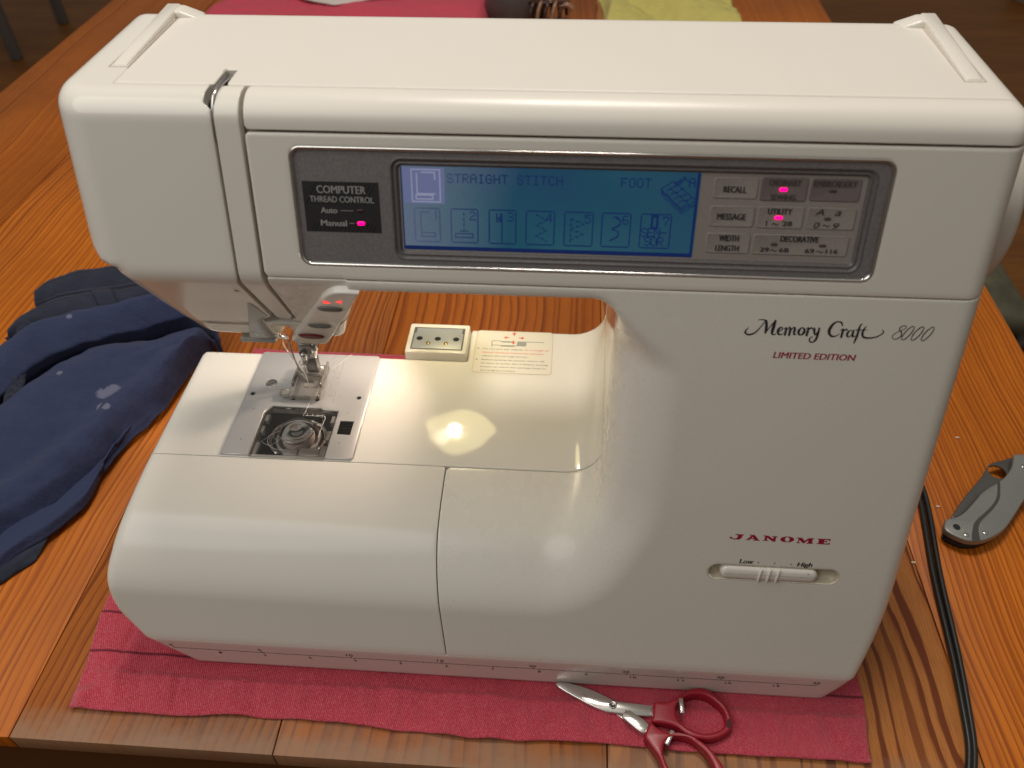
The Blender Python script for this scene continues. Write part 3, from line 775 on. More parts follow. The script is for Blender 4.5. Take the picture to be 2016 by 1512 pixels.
strokes('drawing', [([(7.66+.16*math.cos(a), 18.75+.34*math.sin(a), .022) for a in np.linspace(0, 6.28, 10)[:-1]], True), ([(7.60, 18.9, .02), (7.70, 18.75, .02), (7.66, 18.55, .02)], False)], CHAM, .012, simple('grey_line', (.42, .40, .36), .4), PART['thread_guide'])
rbox('threader_lever', (4.95, 6.75, 8.25, 9.7, 15.35, 15.62), .08, M_TPLATE, machine)
tube('threader_hook', [(6.5, 9.2, 15.4), (6.55, 9.3, 14.9), (6.85, 9.5, 14.7)], .12, M_STEEL, machine)
# take-up lever shining in the slot
tube('take_up_lever', spline([(7.50, 9.4, 28.2), (7.50, 8.7, 28.48), (7.47, 7.95, 28.52), (7.43, 7.35, 28.38), (7.40, 6.98, 27.8), (7.39, 6.74, 26.9)], 6), .10, M_STEEL, machine, 8, 1.0)
# needle bar, clamp, needle
def lathe(name, prof, cx, cy, mat, parent, n=18, axis=2):
    V = []; F = []
    a = np.linspace(0, 2*np.pi, n, endpoint=False)
    for r_, z in prof:
        c_ = np.stack([r_*np.cos(a), r_*np.sin(a), a*0+z], 1)
        if axis == 0: c_ = c_[:, [2, 0, 1]]+[0, cx, cy]
        else: c_ = c_+[cx, cy, 0]
        V.append(c_)
    for i in range(len(prof)-1): F += bridge(i*n, (i+1)*n, n)
    F += [tuple(range(n))[::-1], tuple(range((len(prof)-1)*n, len(prof)*n))]
    return mesh_obj(name, np.concatenate(V), F, mat, parent)
lathe('needle_bar', [(.32, 11.4), (.32, 16.2)], 6.25, 12.75, M_STEEL, machine)
cl = rbox('needle_clamp', (5.95, 6.75, 12.35, 12.95, 10.9, 11.75), .10, M_STEELD, machine)
lathe('clamp_screw', [(.10, 6.6), (.12, 6.75), (.30, 6.78), (.34, 6.85), (.34, 7.02), (.28, 7.08)], 12.55, 11.55, M_STEELD, cl, 14, 0)
lathe('clamp_pin', [(.13, 10.3), (.17, 10.8), (.24, 11.1)], 6.22, 12.35, M_STEEL, cl, 12)
lathe('needle', [(.012, 8.25), (.035, 8.5), (.045, 9.9), (.08, 10.1), (.08, 11.0)], 5.98, 12.62, M_STEEL, machine, 8)
tube('presser_bar', spline([(6.62, 13.3, 16), (6.62, 13.3, 12.0), (6.55, 13.35, 11.0), (6.42, 13.3, 10.4), (6.3, 13.3, 9.6)], 4), [.26]*5*3+[.26]*2, M_STEEL, machine, 10)
rbox('foot_shank', (5.88, 6.62, 13.0, 13.5, 8.9, 10.1), .10, M_STEELD, machine)
lathe('shank_screw', [(.16, 12.85), (.16, 12.7)], 6.2, 13.3, M_STEEL, machine)
tube('lever_wire', spline([(5.55, 12.2, 12.6), (5.60, 12.3, 11.2), (5.66, 12.45, 9.9), (5.75, 12.6, 9.3)], 5), .055, M_STEELD, machine, 6)
M_THREAD = simple('white_thread', (.86, .82, .78), .7)
for k, P_ in enumerate(([(6.9, 9.0, 15.4), (5.75, 11.2, 12.7), (5.72, 12.2, 10.6), (5.9, 12.5, 9.5), (5.98, 12.55, 8.6), (6.15, 12.2, 8.25), (6.3, 11.2, 8.16), (6.2, 10.2, 8.16)],
                        [(7.1, 9.6, 15.4), (5.66, 11.3, 12.7), (5.62, 12.3, 10.5), (5.7, 12.6, 9.2), (6.1, 12.9, 8.4), (7.0, 14.2, 8.2), (7.9, 15.6, 8.2)])):
    tube('upper_thread', spline(P_, 6), .014, M_THREAD, machine, 5)
# presser foot of clear plastic
pf = plate('presser_foot', rrect(5.02, 6.90, 11.45, 14.15, .15, 4), BED, .28, .56, M_FOOT, machine, .05, holes=[ell(5.98, 12.62, .42, .10, 16)])
rbox('foot_tab', (4.52, 5.1, 11.5, 11.98, 8.28, 8.56), .06, M_FOOT, pf)
for x in (5.14, 6.82): rbox('foot_rail', (x-.07, x+.07, 12.2, 14.2, 8.5, 8.82), .05, M_FOOT, pf)
rbox('foot_bridge', (5.3, 6.7, 12.85, 13.05, 8.5, 8.9), .06, M_FOOT, pf)
tube('foot_pin', [(5.25, 13.45, 8.95), (6.75, 13.45, 8.95)], .09, simple('white_pin', (.82, .79, .74), .2), pf, 10)
# needle plate
npoly = [(2.32, 7.16), (3.9, 7.16), (3.85, 10.45), (4.2, 10.97), (7.1, 10.95), (7.25, 10.78), (8.13, 10.76), (8.17, 7.16), (9.60, 7.16), (9.72, 7.28), (9.68, 15.45), (9.55, 15.60), (2.40, 15.62), (2.30, 15.5)]
sq = [(8.43, 8.95), (9.21, 8.93), (9.22, 9.98), (8.42, 9.98)]
fdl, fdr, fdm = rrect(5.13, 5.40, 11.5, 14.2, .04, 2), rrect(6.55, 6.80, 11.5, 14.3, .04, 2), rrect(5.62, 6.35, 12.5, 12.75, .1, 4)
h1, h2, h3 = ell(2.75, 11.89, .15, .15, 14), ell(9.10, 11.88, .14, .14, 14), ell(3.60, 12.82, .34, .34, 22)
npl = plate('needle_plate', npoly, BED, .0, .13, M_PLATE, machine, .05, holes=[sq, fdl, fdr, fdm, h1, h2, h3])
for q_ in (fdl, fdr, fdm, h1, h2, sq): flat('plate_hole', q_, BED, .035, M_BLACK, npl)
sc_ = plate('plate_screw', ell(3.60, 12.82, .315, .315, 22), BED, .02, .10, M_STEEL, npl, .03)
flat('screw_slot', [(3.36, 12.70), (3.42, 12.62), (3.86, 12.93), (3.80, 13.0)], BED, .104, M_STEELD, npl)
for x in (5.265, 6.675):
    V, F = join([boxVF(x-.09, x+.09, y, y+.07, 8.03, 8.17) for y in np.arange(11.7, 14.1, .13)]); mesh_obj('feed_dog', V, F, M_STEELD, npl, False)
for x, y in ((3.16, 10.65), (3.17, 8.26), (8.72, 10.63), (8.72, 8.29), (7.96, 12.04), (7.18, 12.81)):
    loft2('rivet', ell(x, y, .09, .09, 12), BED, [(0, .132), (.015, .12), (.04, .12), (.05, .14)], M_STEELD, npl)
V, F = join([boxVF(8.46, 9.19, y, y+.06, 8.03, 8.15) for y in np.arange(8.98, 9.94, .12)]+[boxVF(8.44, 9.2, 8.95, 9.97, 8.02, 8.09)])
mesh_obj('plate_release', V, F, M_BLACK, npl, False)
M_ETCH = simple('etched_line', (.33, .33, .33), .5)
lin = [((6.90, 14.88), (6.83, 13.7)), ((7.26, 14.81), (7.22, 13.36)), ((7.55, 14.92), (7.58, 12.86)), ((7.62, 12.39), (7.66, 11.33)), ((6.43, 14.58), (6.95, 15.5))]
strokes('guide_lines', [([(a[0], a[1], .022), ((a[0]+b_[0])/2, (a[1]+b_[1])/2, .022), (b_[0], b_[1], .022)], False) for a, b_ in lin], BED, .134, M_ETCH, npl)
for s_, x, y in (('10', 6.98, 13.95), ('15', 7.33, 13.75), ('20', 7.34, 13.4), ('5/8', 7.28, 11.85)): text(s_, (x, x+.20, y, y+.22), BED, .134, M_ETCH, npl)
# bobbin well
V, F = join([boxVF(3.7, 8.4, 7.1, 11.2, 6.0, 6.1), boxVF(3.7, 3.9, 7.1, 11.2, 6.05, 7.9), boxVF(8.2, 8.4, 7.1, 11.2, 6.05, 7.9), boxVF(3.85, 8.25, 11.0, 11.2, 6.05, 7.9), boxVF(3.85, 8.25, 7.08, 7.28, 6.05, 7.9)])
mesh_obj('bobbin_well', V, F, simple('well_grey', (.045, .042, .042), .35), machine, False)
V, F = [], []
ringp = np.array([(5.95+1.62*math.cos(a), 9.35+1.45*math.sin(a), 7.15) for a in np.linspace(-.6, 4.2, 30)])
tube('hook_race', ringp, .14, M_STEEL, machine, 8)
bob = lathe('bobbin', [(.30, 7.62), (.34, 7.66), (1.0, 7.66), (1.04, 7.62), (1.0, 7.58), (.4, 7.56), (.4, 6.75), (1.0, 6.72), (1.02, 6.68), (.98, 6.64)], 5.9, 9.55, glass('bobbin_clear', (.97, .94, .93), .04, 1.6, .38), machine, 32)
lathe('thread_winding', [(.42, 6.78), (.86, 6.78), (.93, 6.95), (.94, 7.2), (.90, 7.5), (.42, 7.54)], 5.9, 9.55, simple('pinkish_thread', (.80, .66, .63), .7), bob, 28)
lathe('bobbin_case', [(1.3, 6.2), (1.32, 7.0), (1.22, 7.1), (1.14, 7.0), (1.12, 6.2)], 5.9, 9.55, simple('smoke_plastic', (.42, .40, .39), .2), machine, 32)
def hank(seed, c, r0, n, z, wob):
    q = random.Random(seed); P_ = []
    for k in range(n):
        a = k*.9+q.uniform(-.4, .4); P_.append((c[0]+r0*(1+q.uniform(-wob, wob))*math.cos(a), c[1]+r0*.8*(1+q.uniform(-wob, wob))*math.sin(a), z+q.uniform(-.05, .12)))
    return spline(P_, 6)
tube('loose_thread', hank(3, (4.7, 8.6), .42, 9, 7.75, .45), .011, M_THREAD, machine, 5)
tube('loose_thread', spline([(5.0, 9.4, 7.7), (4.5, 8.9, 7.75), (4.7, 8.2, 7.8), (5.3, 7.9, 7.8), (6.0, 8.0, 7.78), (6.6, 8.5, 7.75), (6.9, 9.0, 7.7)], 6), .016, M_THREAD, machine, 5)
cov = plate('bobbin_cover', [(3.98, 7.12), (8.1, 7.12), (8.05, 10.70), (7.2, 10.72), (7.08, 10.88), (4.24, 10.88), (3.92, 10.4)], BED, .0, .11, M_CLEAR, machine, .03)
for b_ in ((3.98, 4.25, 9.9, 10.4, 7.6, 7.98), (3.98, 4.2, 9.0, 9.5, 7.6, 7.98), (3.98, 4.25, 7.3, 8.3, 7.6, 7.98), (7.8, 8.08, 9.9, 10.5, 7.6, 7.98), (7.8, 8.06, 8.6, 9.3, 7.6, 7.98), (7.75, 8.06, 7.3, 8.2, 7.6, 7.98), (4.2, 7.8, 7.14, 7.28, 7.7, 7.98)):
    rbox('cover_catch', b_, .05, M_MILK, cov)
rbox('bobbin_latch', (6.5, 7.7, 7.5, 8.1, 7.3, 7.85), .08, M_MILK, machine); rbox('bobbin_latch', (5.6, 6.5, 7.5, 8.0, 7.2, 7.85), .12, M_MILK, machine)
strokes('guide_lines', [([(6.3, 10.3, .03), (6.9, 10.3, .03), (7.45, 10.28, .03), (7.47, 9.6, .03), (7.45, 8.6, .03)], False)]+[([(x, 10.28, .022), (x, 10.38, .022), (x, 10.48, .022)], False) for x in (6.4, 6.7, 7.0, 7.3)], BED, .114, M_PALE, cov)
text('30', (7.15, 7.4, 9.55, 9.72), BED, .114, M_PALE, cov)
# socket for the embroidery unit on the bed edge
con = plate('carriage_socket', rrect(11.2, 15.02, 15.60, 18.35, .16, 4), flatZ(7.0), 0, 1.6, M_WHITE, machine, .10)
z9 = flatZ(8.6)
flat('socket_gap', rrect(11.52, 14.75, 15.86, 17.95, .06, 3), z9, .006, simple('grey_gap', (.10, .10, .10), .5), con)
fp = plate('socket_plate', [(11.60, 15.93), (14.67, 15.93), (14.67, 17.35), (14.58, 17.45), (14.58, 17.86), (11.70, 17.86), (11.70, 17.45), (11.60, 17.35)], z9, 0, .03, simple('grey_metal', (.60, .61, .60), .4, .6), con, .02)
for x in (11.98, 13.12, 14.27): flat('socket_hole', ell(x, 16.85, .20, .19, 18), z9, .034, M_BLACK, con)
for x in (12.57, 13.68): lathe('contact_pin', [(.13, 8.63), (.14, 8.66), (.11, 8.70), (.04, 8.71)], x, 16.40, M_BRASS, con, 14)
# warning label stuck on the bed
lab = plate('warning_label', rrect(15.44, 20.28, 14.60, 18.55, .22, 5), BED, .004, .018, plastic('label_film', (.80, .75, .65), .35, .04, False), PART['bed'], .008)
M_LEDGE = simple('label_edge', (.62, .50, .33), .5)
A_, f_ = fill(rrect(15.43, 20.29, 14.59, 18.56, .22, 5), [rrect(15.47, 20.25, 14.63, 18.52, .2, 5)])
mesh_obj('label_border', BED(A_, .021), f_, M_LEDGE, lab, False)
M_GTXT = simple('grey_label_print', (.20, .20, .18), .5); M_OTXT = simple('orange_label_print', (.72, .12, .045), .5)
def lt(s_, x0, x1, y, m=M_GTXT, h=.15): text(s_, (x0, x1, y, y+h), BED, .022, m, lab, .02)
lt('Do not put any objects', 15.93, 18.44, 16.70); lt('in a range of', 18.57, 20.05, 16.70, M_OTXT)
lt('30cm(12inches) behind the machine', 15.94, 19.73, 16.36, M_OTXT); lt('where the carriage moves.', 15.94, 18.80, 16.04)
lt('Before turning the power switch off,', 15.94, 19.82, 15.68); lt('be sure to press the ordinary sewing', 15.94, 20.04, 15.36)
lt('button to move the carriage back to', 15.93, 19.93, 15.04); lt('the original position.', 15.94, 18.09, 14.72)
for y in (16.79, 15.76): text('*', (15.56, 15.70, y-.05, y+.08), BED, .022, M_GTXT, lab, .02)
def ln(*P_): return ([(x, y, .045) for x, y in P_], False)
strokes('diagram', [ln((16.47, 17.02), (16.46, 17.3), (16.46, 17.56), (16.7, 17.57), (16.97, 17.57)), ln((16.47, 17.16), (17.2, 17.16), (18.1, 17.17)), ln((18.55, 17.55), (19.1, 17.56), (19.72, 17.55))], BED, .022, M_GTXT, lab)
multi('diagram', [[(16.95, 17.57), (17.05, 17.44), (17.75, 17.44), (17.75, 17.57)], [(17.0, 17.04), (17.05, 17.13), (17.9, 17.13), (17.88, 17.04)], rrect(18.03, 18.62, 17.13, 17.58, .08, 3)], BED, .022, simple('grey_diagram', (.34, .34, .31), .5), lab)
ar = []
for cx, cy, a in ((17.80, 18.33, 90), (17.80, 17.45, 270), (17.30, 17.92, 180), (18.33, 17.92, 0)):
    c_, s_ = math.cos(math.radians(a)), math.sin(math.radians(a))
    ar.append([(cx+u*c_-v*s_, cy+u*s_+v*c_) for u, v in ((.14, 0), (-.03, .15), (-.03, .05), (-.2, .04), (-.2, -.04), (-.03, -.05), (-.03, -.15))])
multi('arrow', ar, BED, .022, M_OTXT, lab)
# carrying handle, its pivots, hand wheel
hdl = empty('carrying_handle', (19, 12, 28.4)); hdl.parent = machine; hdl.matrix_parent_inverse = machine.matrix_world.inverted()
bpy.context.view_layer.update()
for x0, x1, xa, xb_ in ((2.42, 3.16, 2.45, 4.15), (35.5, 36.25, 34.6, 36.25)):
    rbox('handle_arm', (x0+.05, x1-.05, 9.72, 15.9, 28.2, 28.56), .08, M_WHITE, hdl, 2, lambda c_: np.array([c_[0], c_[1], c_[2]+(.27*float(sstep(12.0, 15.9, c_[1])) if c_[2] > 28.4 else 0)]))
    sg = 1 if x0 < 20 else -1; e0 = x0 if sg > 0 else x1
    V = [(e0+sg*u, y, z) for y in (15.0, 15.92) for u, z in ((.12, 28.1), (1.75, 28.1), (1.75, 28.44), (.85, 28.78), (.12, 28.78))]
    bm = bmesh.new(); vs = [bm.verts.new(v) for v in V]
    for f in [(0, 1, 2, 3, 4), (9, 8, 7, 6, 5)]+bridge(0, 5, 5, True): bm.faces.new([vs[i] for i in f])
    bmesh.ops.recalc_face_normals(bm, faces=bm.faces)
    bmesh.ops.bevel(bm, geom=bm.edges[:], offset=.12, segments=3, profile=.5, affect='EDGES'); bm_obj('handle_pivot', bm, M_WHITE, hdl)
M_GROOVE = simple('shadow_gap', (.46, .40, .33), .6)
for P_ in ([(2.36, 9.62), (3.2, 9.62), (3.2, 15.3), (3.14, 15.3), (3.14, 9.68), (2.43, 9.68), (2.43, 15.3), (2.36, 15.3)],
           [(35.47, 9.60), (36.30, 9.60), (36.30, 15.3), (36.24, 15.3), (36.24, 9.66), (35.53, 9.66), (35.53, 15.3), (35.47, 15.3)]):
    flat('recess_line', P_, TOP, .006, M_GROOVE, PART['top_lid'])
lathe('hand_wheel', [(3.7, 37.2), (4.0, 37.45), (4.1, 37.8), (4.1, 38.8), (3.95, 39.1), (3.6, 39.2), (2.3, 39.2)], 12.15, 22.3, M_WHITE, machine, 48, 0)
# ruler on the front strip
KR = 34.58/35
def rx(cm): return .25+cm*KR
tk = [rrect(rx(0)-.02, rx(35)+.02, .448, .492, .02, 2)]
for c_ in range(36):
    h = .17 if c_ % 5 == 0 else .07
    tk.append([(rx(c_)-.022, .47), (rx(c_)+.022, .47), (rx(c_)+.022, .47+h), (rx(c_)-.022, .47+h)])
for k in range(1, 28):
    h = .17 if k % 2 == 0 else .07; c_ = k*1.27
    tk.append([(rx(c_)-.016, .47-h), (rx(c_)+.016, .47-h), (rx(c_)+.016, .47), (rx(c_)-.016, .47)])
tray = PART['bottom_tray']
multi('ruler_scale', tk, STRIPF, .008, M_INK, tray)
for c_ in range(0, 36, 5): w = .16 if c_ < 10 else .36; text(str(c_), (rx(c_)-w/2-.05, rx(c_)+w/2-.05, .70, .95), STRIPF, .008, M_INK, tray, .02)
for k in range(1, 14): w = .15 if k < 10 else .32; text(str(k), (rx(k*2.54)-w/2, rx(k*2.54)+w/2, .0, .22), STRIPF, .008, M_INK, tray, .02)
for x, y in ((4, 2), (33, 2), (4, 14), (33, 16)): lathe('rubber_foot', [(.7, -1.42), (.75, -1.30), (.6, -1.25)], x, y, M_BLACK, machine)
# the lit sewing lamp under the arm
lmp = rbox('sewing_lamp', (11.4, 16.6, 14.7, 19.2, 15.9, 19.5), .3, M_WHITE, machine)
M_REFL = emissive('lamp_reflector', (1.0, .86, .40), 6.5, (.7, .6, .4))
loft2('lamp_reflector', np.array([(14.0+(2.35+.18*math.sin(3*a)+.12*math.sin(7*a+1))*math.cos(a), 17.0+(2.0+.15*math.sin(4*a+2))*math.sin(a)) for a in np.linspace(0, 2*math.pi, 40, endpoint=False)]), flatZ(15.86), [(0, 0.04), (.06, .0)], M_REFL, lmp, True, True)
bulb = lathe('lamp_bulb', [(.05, 15.2), (.35, 15.3), (.5, 15.5), (.45, 15.7), (.4, 15.84)], 13.7, 16.8, emissive('bulb_glow', (1, .90, .70), 70), lmp, 18)
pl_ = bpy.data.lights.new('sewing_bulb', 'SPOT'); pl_.energy = .38; pl_.color = (1, .80, .68); pl_.shadow_soft_size = .005; pl_.spot_size = math.radians(112); pl_.spot_blend = .9
po = bpy.data.objects.new('sewing_bulb', pl_); COL.objects.link(po); po.location = Vector(W((13.0, 15.6, 15.0)))
po.rotation_euler = (Vector(W((3.6, 9.6, 8)))-po.location).to_track_quat('-Z', 'Y').to_euler()

# measured outlines, in centimetres on the table
GD = {'B': [[-24.2, 16.03], [-22.77, 19.37], [-21.57, 22.15], [-20.79, 23.85], [-19.75, 25.27], [-18.36, 25.97], [-16.47, 26.65], [-14.54, 27.27], [-12.69, 28.16], [-11.78, 28.74], [-10.63, 29.27], [-9.38, 29.34], [-8.07, 28.61],
       [-6.97, 27.24], [-6.04, 25.72]],
 'E': [[-16.52, 3.69], [-14.98, 5.43], [-13.89, 7.03], [-12.96, 8.15], [-12.03, 9.31], [-10.99, 11.07], [-10.09, 12.85], [-9.75, 15.02], [-9.08, 16.82], [-8.32, 18.66], [-7.94, 20.67], [-7.77, 22.3], [-7.53, 23.59],
       [-7.19, 24.68], [-6.97, 25.92]],
 'L': [[-15.34, 0.64], [-13.98, 2.57], [-12.9, 4.08], [-12.35, 4.88], [-11.75, 5.62], [-11.62, 6.01], [-11.88, 6.92]],
 'M': [[-15.4, 1.17], [-14.05, 3.13], [-13.15, 4.98], [-12.33, 6.27], [-11.39, 7.37], [-10.4, 9.16], [-10.1, 10.06], [-10.07, 11.13], [-10.19, 12.49], [-10.3, 13.86]],
 'W1hi': [[-23.42, 30.04], [-23.12, 30.83], [-22.8, 31.7], [-21.17, 33.25], [-19.48, 33.72], [-18.04, 34.24], [-16.19, 34.49]],
 'W1lo': [[-22.88, 28.92], [-22.36, 29.35], [-21.28, 30.1], [-18.93, 30.93], [-17.26, 31.37], [-15.25, 31.98], [-13.48, 32.79]],
 'W2hi': [[-21.25, 23.06], [-21.2, 24.09], [-21.0, 25.09], [-20.0, 26.61], [-19.11, 27.57], [-16.85, 28.29], [-15.27, 28.71], [-13.36, 29.29], [-12.13, 30.11], [-10.38, 31.11]],
 'W2lo': [[-21.34, 22.93], [-20.88, 23.2], [-20.48, 23.52], [-19.45, 24.92], [-18.07, 25.62], [-16.2, 26.29], [-14.28, 26.91], [-12.44, 27.79], [-11.33, 28.57], [-9.63, 29.67]],
 'bgpink': [[-32.82, 99.25], [-33.3, 101.26], [-32.08, 102.89], [-28.73, 102.15], [-24.54, 99.9], [-20.06, 99.36], [-17.02, 99.23], [-13.45, 100.54], [-10.4, 102.44], [-8.08, 103.98], [-3.94, 105.36], [-2.37, 109.62],
            [7.89, 109.96], [7.5, 103.67], [6.1, 101.47], [6.27, 96.67], [-10.53, 94.94], [-31.44, 95.27]],
 'blade': [[21.24, -0.39], [21.29, -0.29], [21.42, -0.23], [21.9, -0.25], [22.68, -0.41], [23.31, -0.61], [23.77, -0.8], [24.18, -0.99], [24.44, -1.13], [25.51, -1.19], [26.5, -1.24], [26.42, -1.84], [25.59, -1.84], [24.83, -1.8],
           [23.97, -1.74], [23.46, -1.57], [22.95, -1.36], [22.43, -1.1], [21.91, -0.84], [21.43, -0.57]],
 'blade2': [[24.44, -1.71], [24.84, -1.78], [25.97, -2.61], [25.96, -2.77], [25.23, -2.26]],
 'cord': [[45.08, 17.44], [45.12, 15.63], [44.97, 13.27], [44.19, 8.19], [43.61, 2.84], [43.15, -0.4], [42.81, -2.29], [42.22, -4.09]],
 'crumb': [[49.22, 19.98], [43.15, 9.12], [45.98, 13.63]],
 'h1h': [[30.37, -1.87], [30.45, -2.0], [30.44, -2.23], [30.3, -2.41], [30.2, -2.32], [30.23, -2.04]],
 'h1i': [[27.63, -1.52], [27.75, -1.22], [28.03, -0.91], [28.41, -0.7], [28.87, -0.61], [29.27, -0.66], [29.61, -0.84], [29.89, -1.08], [30.1, -1.38], [30.2, -1.81], [30.15, -2.17], [29.93, -2.41], [29.57, -2.61], [29.07, -2.72],
         [28.68, -2.67], [28.3, -2.53], [27.92, -2.29], [27.69, -2.03]],
 'h1o': [[26.53, -1.19], [26.9, -1.19], [27.26, -1.11], [27.68, -0.88], [28.17, -0.51], [28.54, -0.32], [28.96, -0.24], [29.31, -0.27], [29.65, -0.44], [29.97, -0.74], [30.24, -1.09], [30.44, -1.49], [30.55, -1.84],
         [30.56, -2.15], [30.39, -2.46], [30.04, -2.74], [29.63, -2.93], [29.23, -3.02], [28.84, -3.01], [28.36, -2.94], [27.98, -2.74], [27.66, -2.49], [27.27, -2.36], [26.88, -2.31], [26.39, -2.25], [26.42, -1.75]],
 'h2i': [[27.04, -4.58], [26.88, -4.19], [26.82, -3.82], [26.9, -3.42], [27.12, -3.14], [27.47, -2.97], [27.86, -2.99], [28.25, -3.1], [28.61, -3.36], [28.97, -3.7], [29.17, -4.04], [29.3, -4.41], [29.32, -4.83], [29.05, -5.17],
         [28.43, -5.25], [27.69, -5.07], [27.28, -4.87]],
 'h2o': [[26.29, -2.32], [26.56, -2.55], [27.0, -2.78], [27.39, -2.83], [27.88, -2.82], [28.26, -2.89], [28.64, -3.04], [29.01, -3.29], [29.36, -3.65], [29.6, -4.02], [29.8, -4.38], [29.97, -4.93], [29.78, -5.39], [29.04, -5.71],
         [28.12, -5.64], [27.34, -5.42], [26.85, -4.9], [26.57, -4.09], [26.35, -3.75], [26.12, -3.42], [25.91, -3.06], [26.06, -2.64]],
 'kb': [[46.13, 12.23], [46.69, 12.98], [47.59, 14.07], [48.44, 14.97], [49.24, 15.84], [49.75, 16.52], [50.17, 16.99], [50.68, 17.2], [51.28, 17.43], [51.88, 17.66], [52.48, 17.58], [51.76, 15.61], [50.16, 15.07], [48.78, 14.33],
        [47.55, 13.1], [46.73, 12.42]],
 'kdots': [[45.98, 11.17], [46.38, 10.6], [47.61, 10.83], [52.01, 16.5]],
 'kg': [[49.78, 14.98], [49.96, 15.03], [49.77, 14.43], [49.52, 13.76], [49.19, 13.25], [48.66, 12.65], [48.11, 12.14], [47.64, 11.7], [47.36, 11.28], [47.18, 10.73], [47.13, 10.32], [47.05, 10.21], [46.61, 10.17], [46.73, 10.64],
        [46.94, 11.12], [47.16, 11.53], [47.57, 11.97], [48.17, 12.48], [48.73, 13.01], [49.21, 13.6], [49.54, 14.27]],
 'kh': [[45.72, 11.82], [45.51, 11.74], [45.29, 11.35], [45.21, 11.01], [45.4, 10.69], [45.83, 10.39], [46.2, 10.21], [46.6, 10.16], [47.03, 10.2], [47.55, 10.35], [48.26, 10.73], [48.9, 11.2], [49.41, 11.74], [49.97, 12.39],
        [50.45, 12.97], [51.02, 13.64], [51.92, 14.56], [53.03, 15.73], [54.25, 17.1], [55.02, 18.17], [55.14, 18.9], [54.61, 19.03], [53.49, 18.4], [52.48, 17.66], [51.82, 17.6], [51.55, 17.02], [51.2, 16.38], [50.74, 15.82],
        [50.26, 15.34], [49.73, 14.94], [49.09, 14.53], [48.49, 14.06], [47.98, 13.53], [47.4, 12.93], [46.85, 12.4], [46.3, 12.03], [45.91, 11.9]],
 'khole': [[50.38, 16.27]],
 'khole_r': [[49.86, 16.23], [50.92, 16.3]],
 'loop': [[-18.13, 27.82], [-17.08, 28.28], [-15.82, 25.88], [-16.84, 25.45]],
 'pivot': [[24.33, -1.36]],
 'seam': [[-19.98, 24.02], [-19.49, 22.44], [-19.29, 21.3], [-18.85, 19.65], [-18.36, 18.07], [-17.94, 16.8]],
 'shank2': [[24.85, -1.77], [24.98, -1.64], [25.16, -1.62], [25.33, -1.68], [26.19, -2.29], [25.91, -2.82], [24.96, -2.12], [24.84, -1.97]],
 'stain': [[-11.62, 18.77], [-11.97, 17.44], [-11.13, 16.98], [-15.5, 19.56], [-16.82, 24.74], [-9.02, 17.51], [-14.66, 28.57]]}

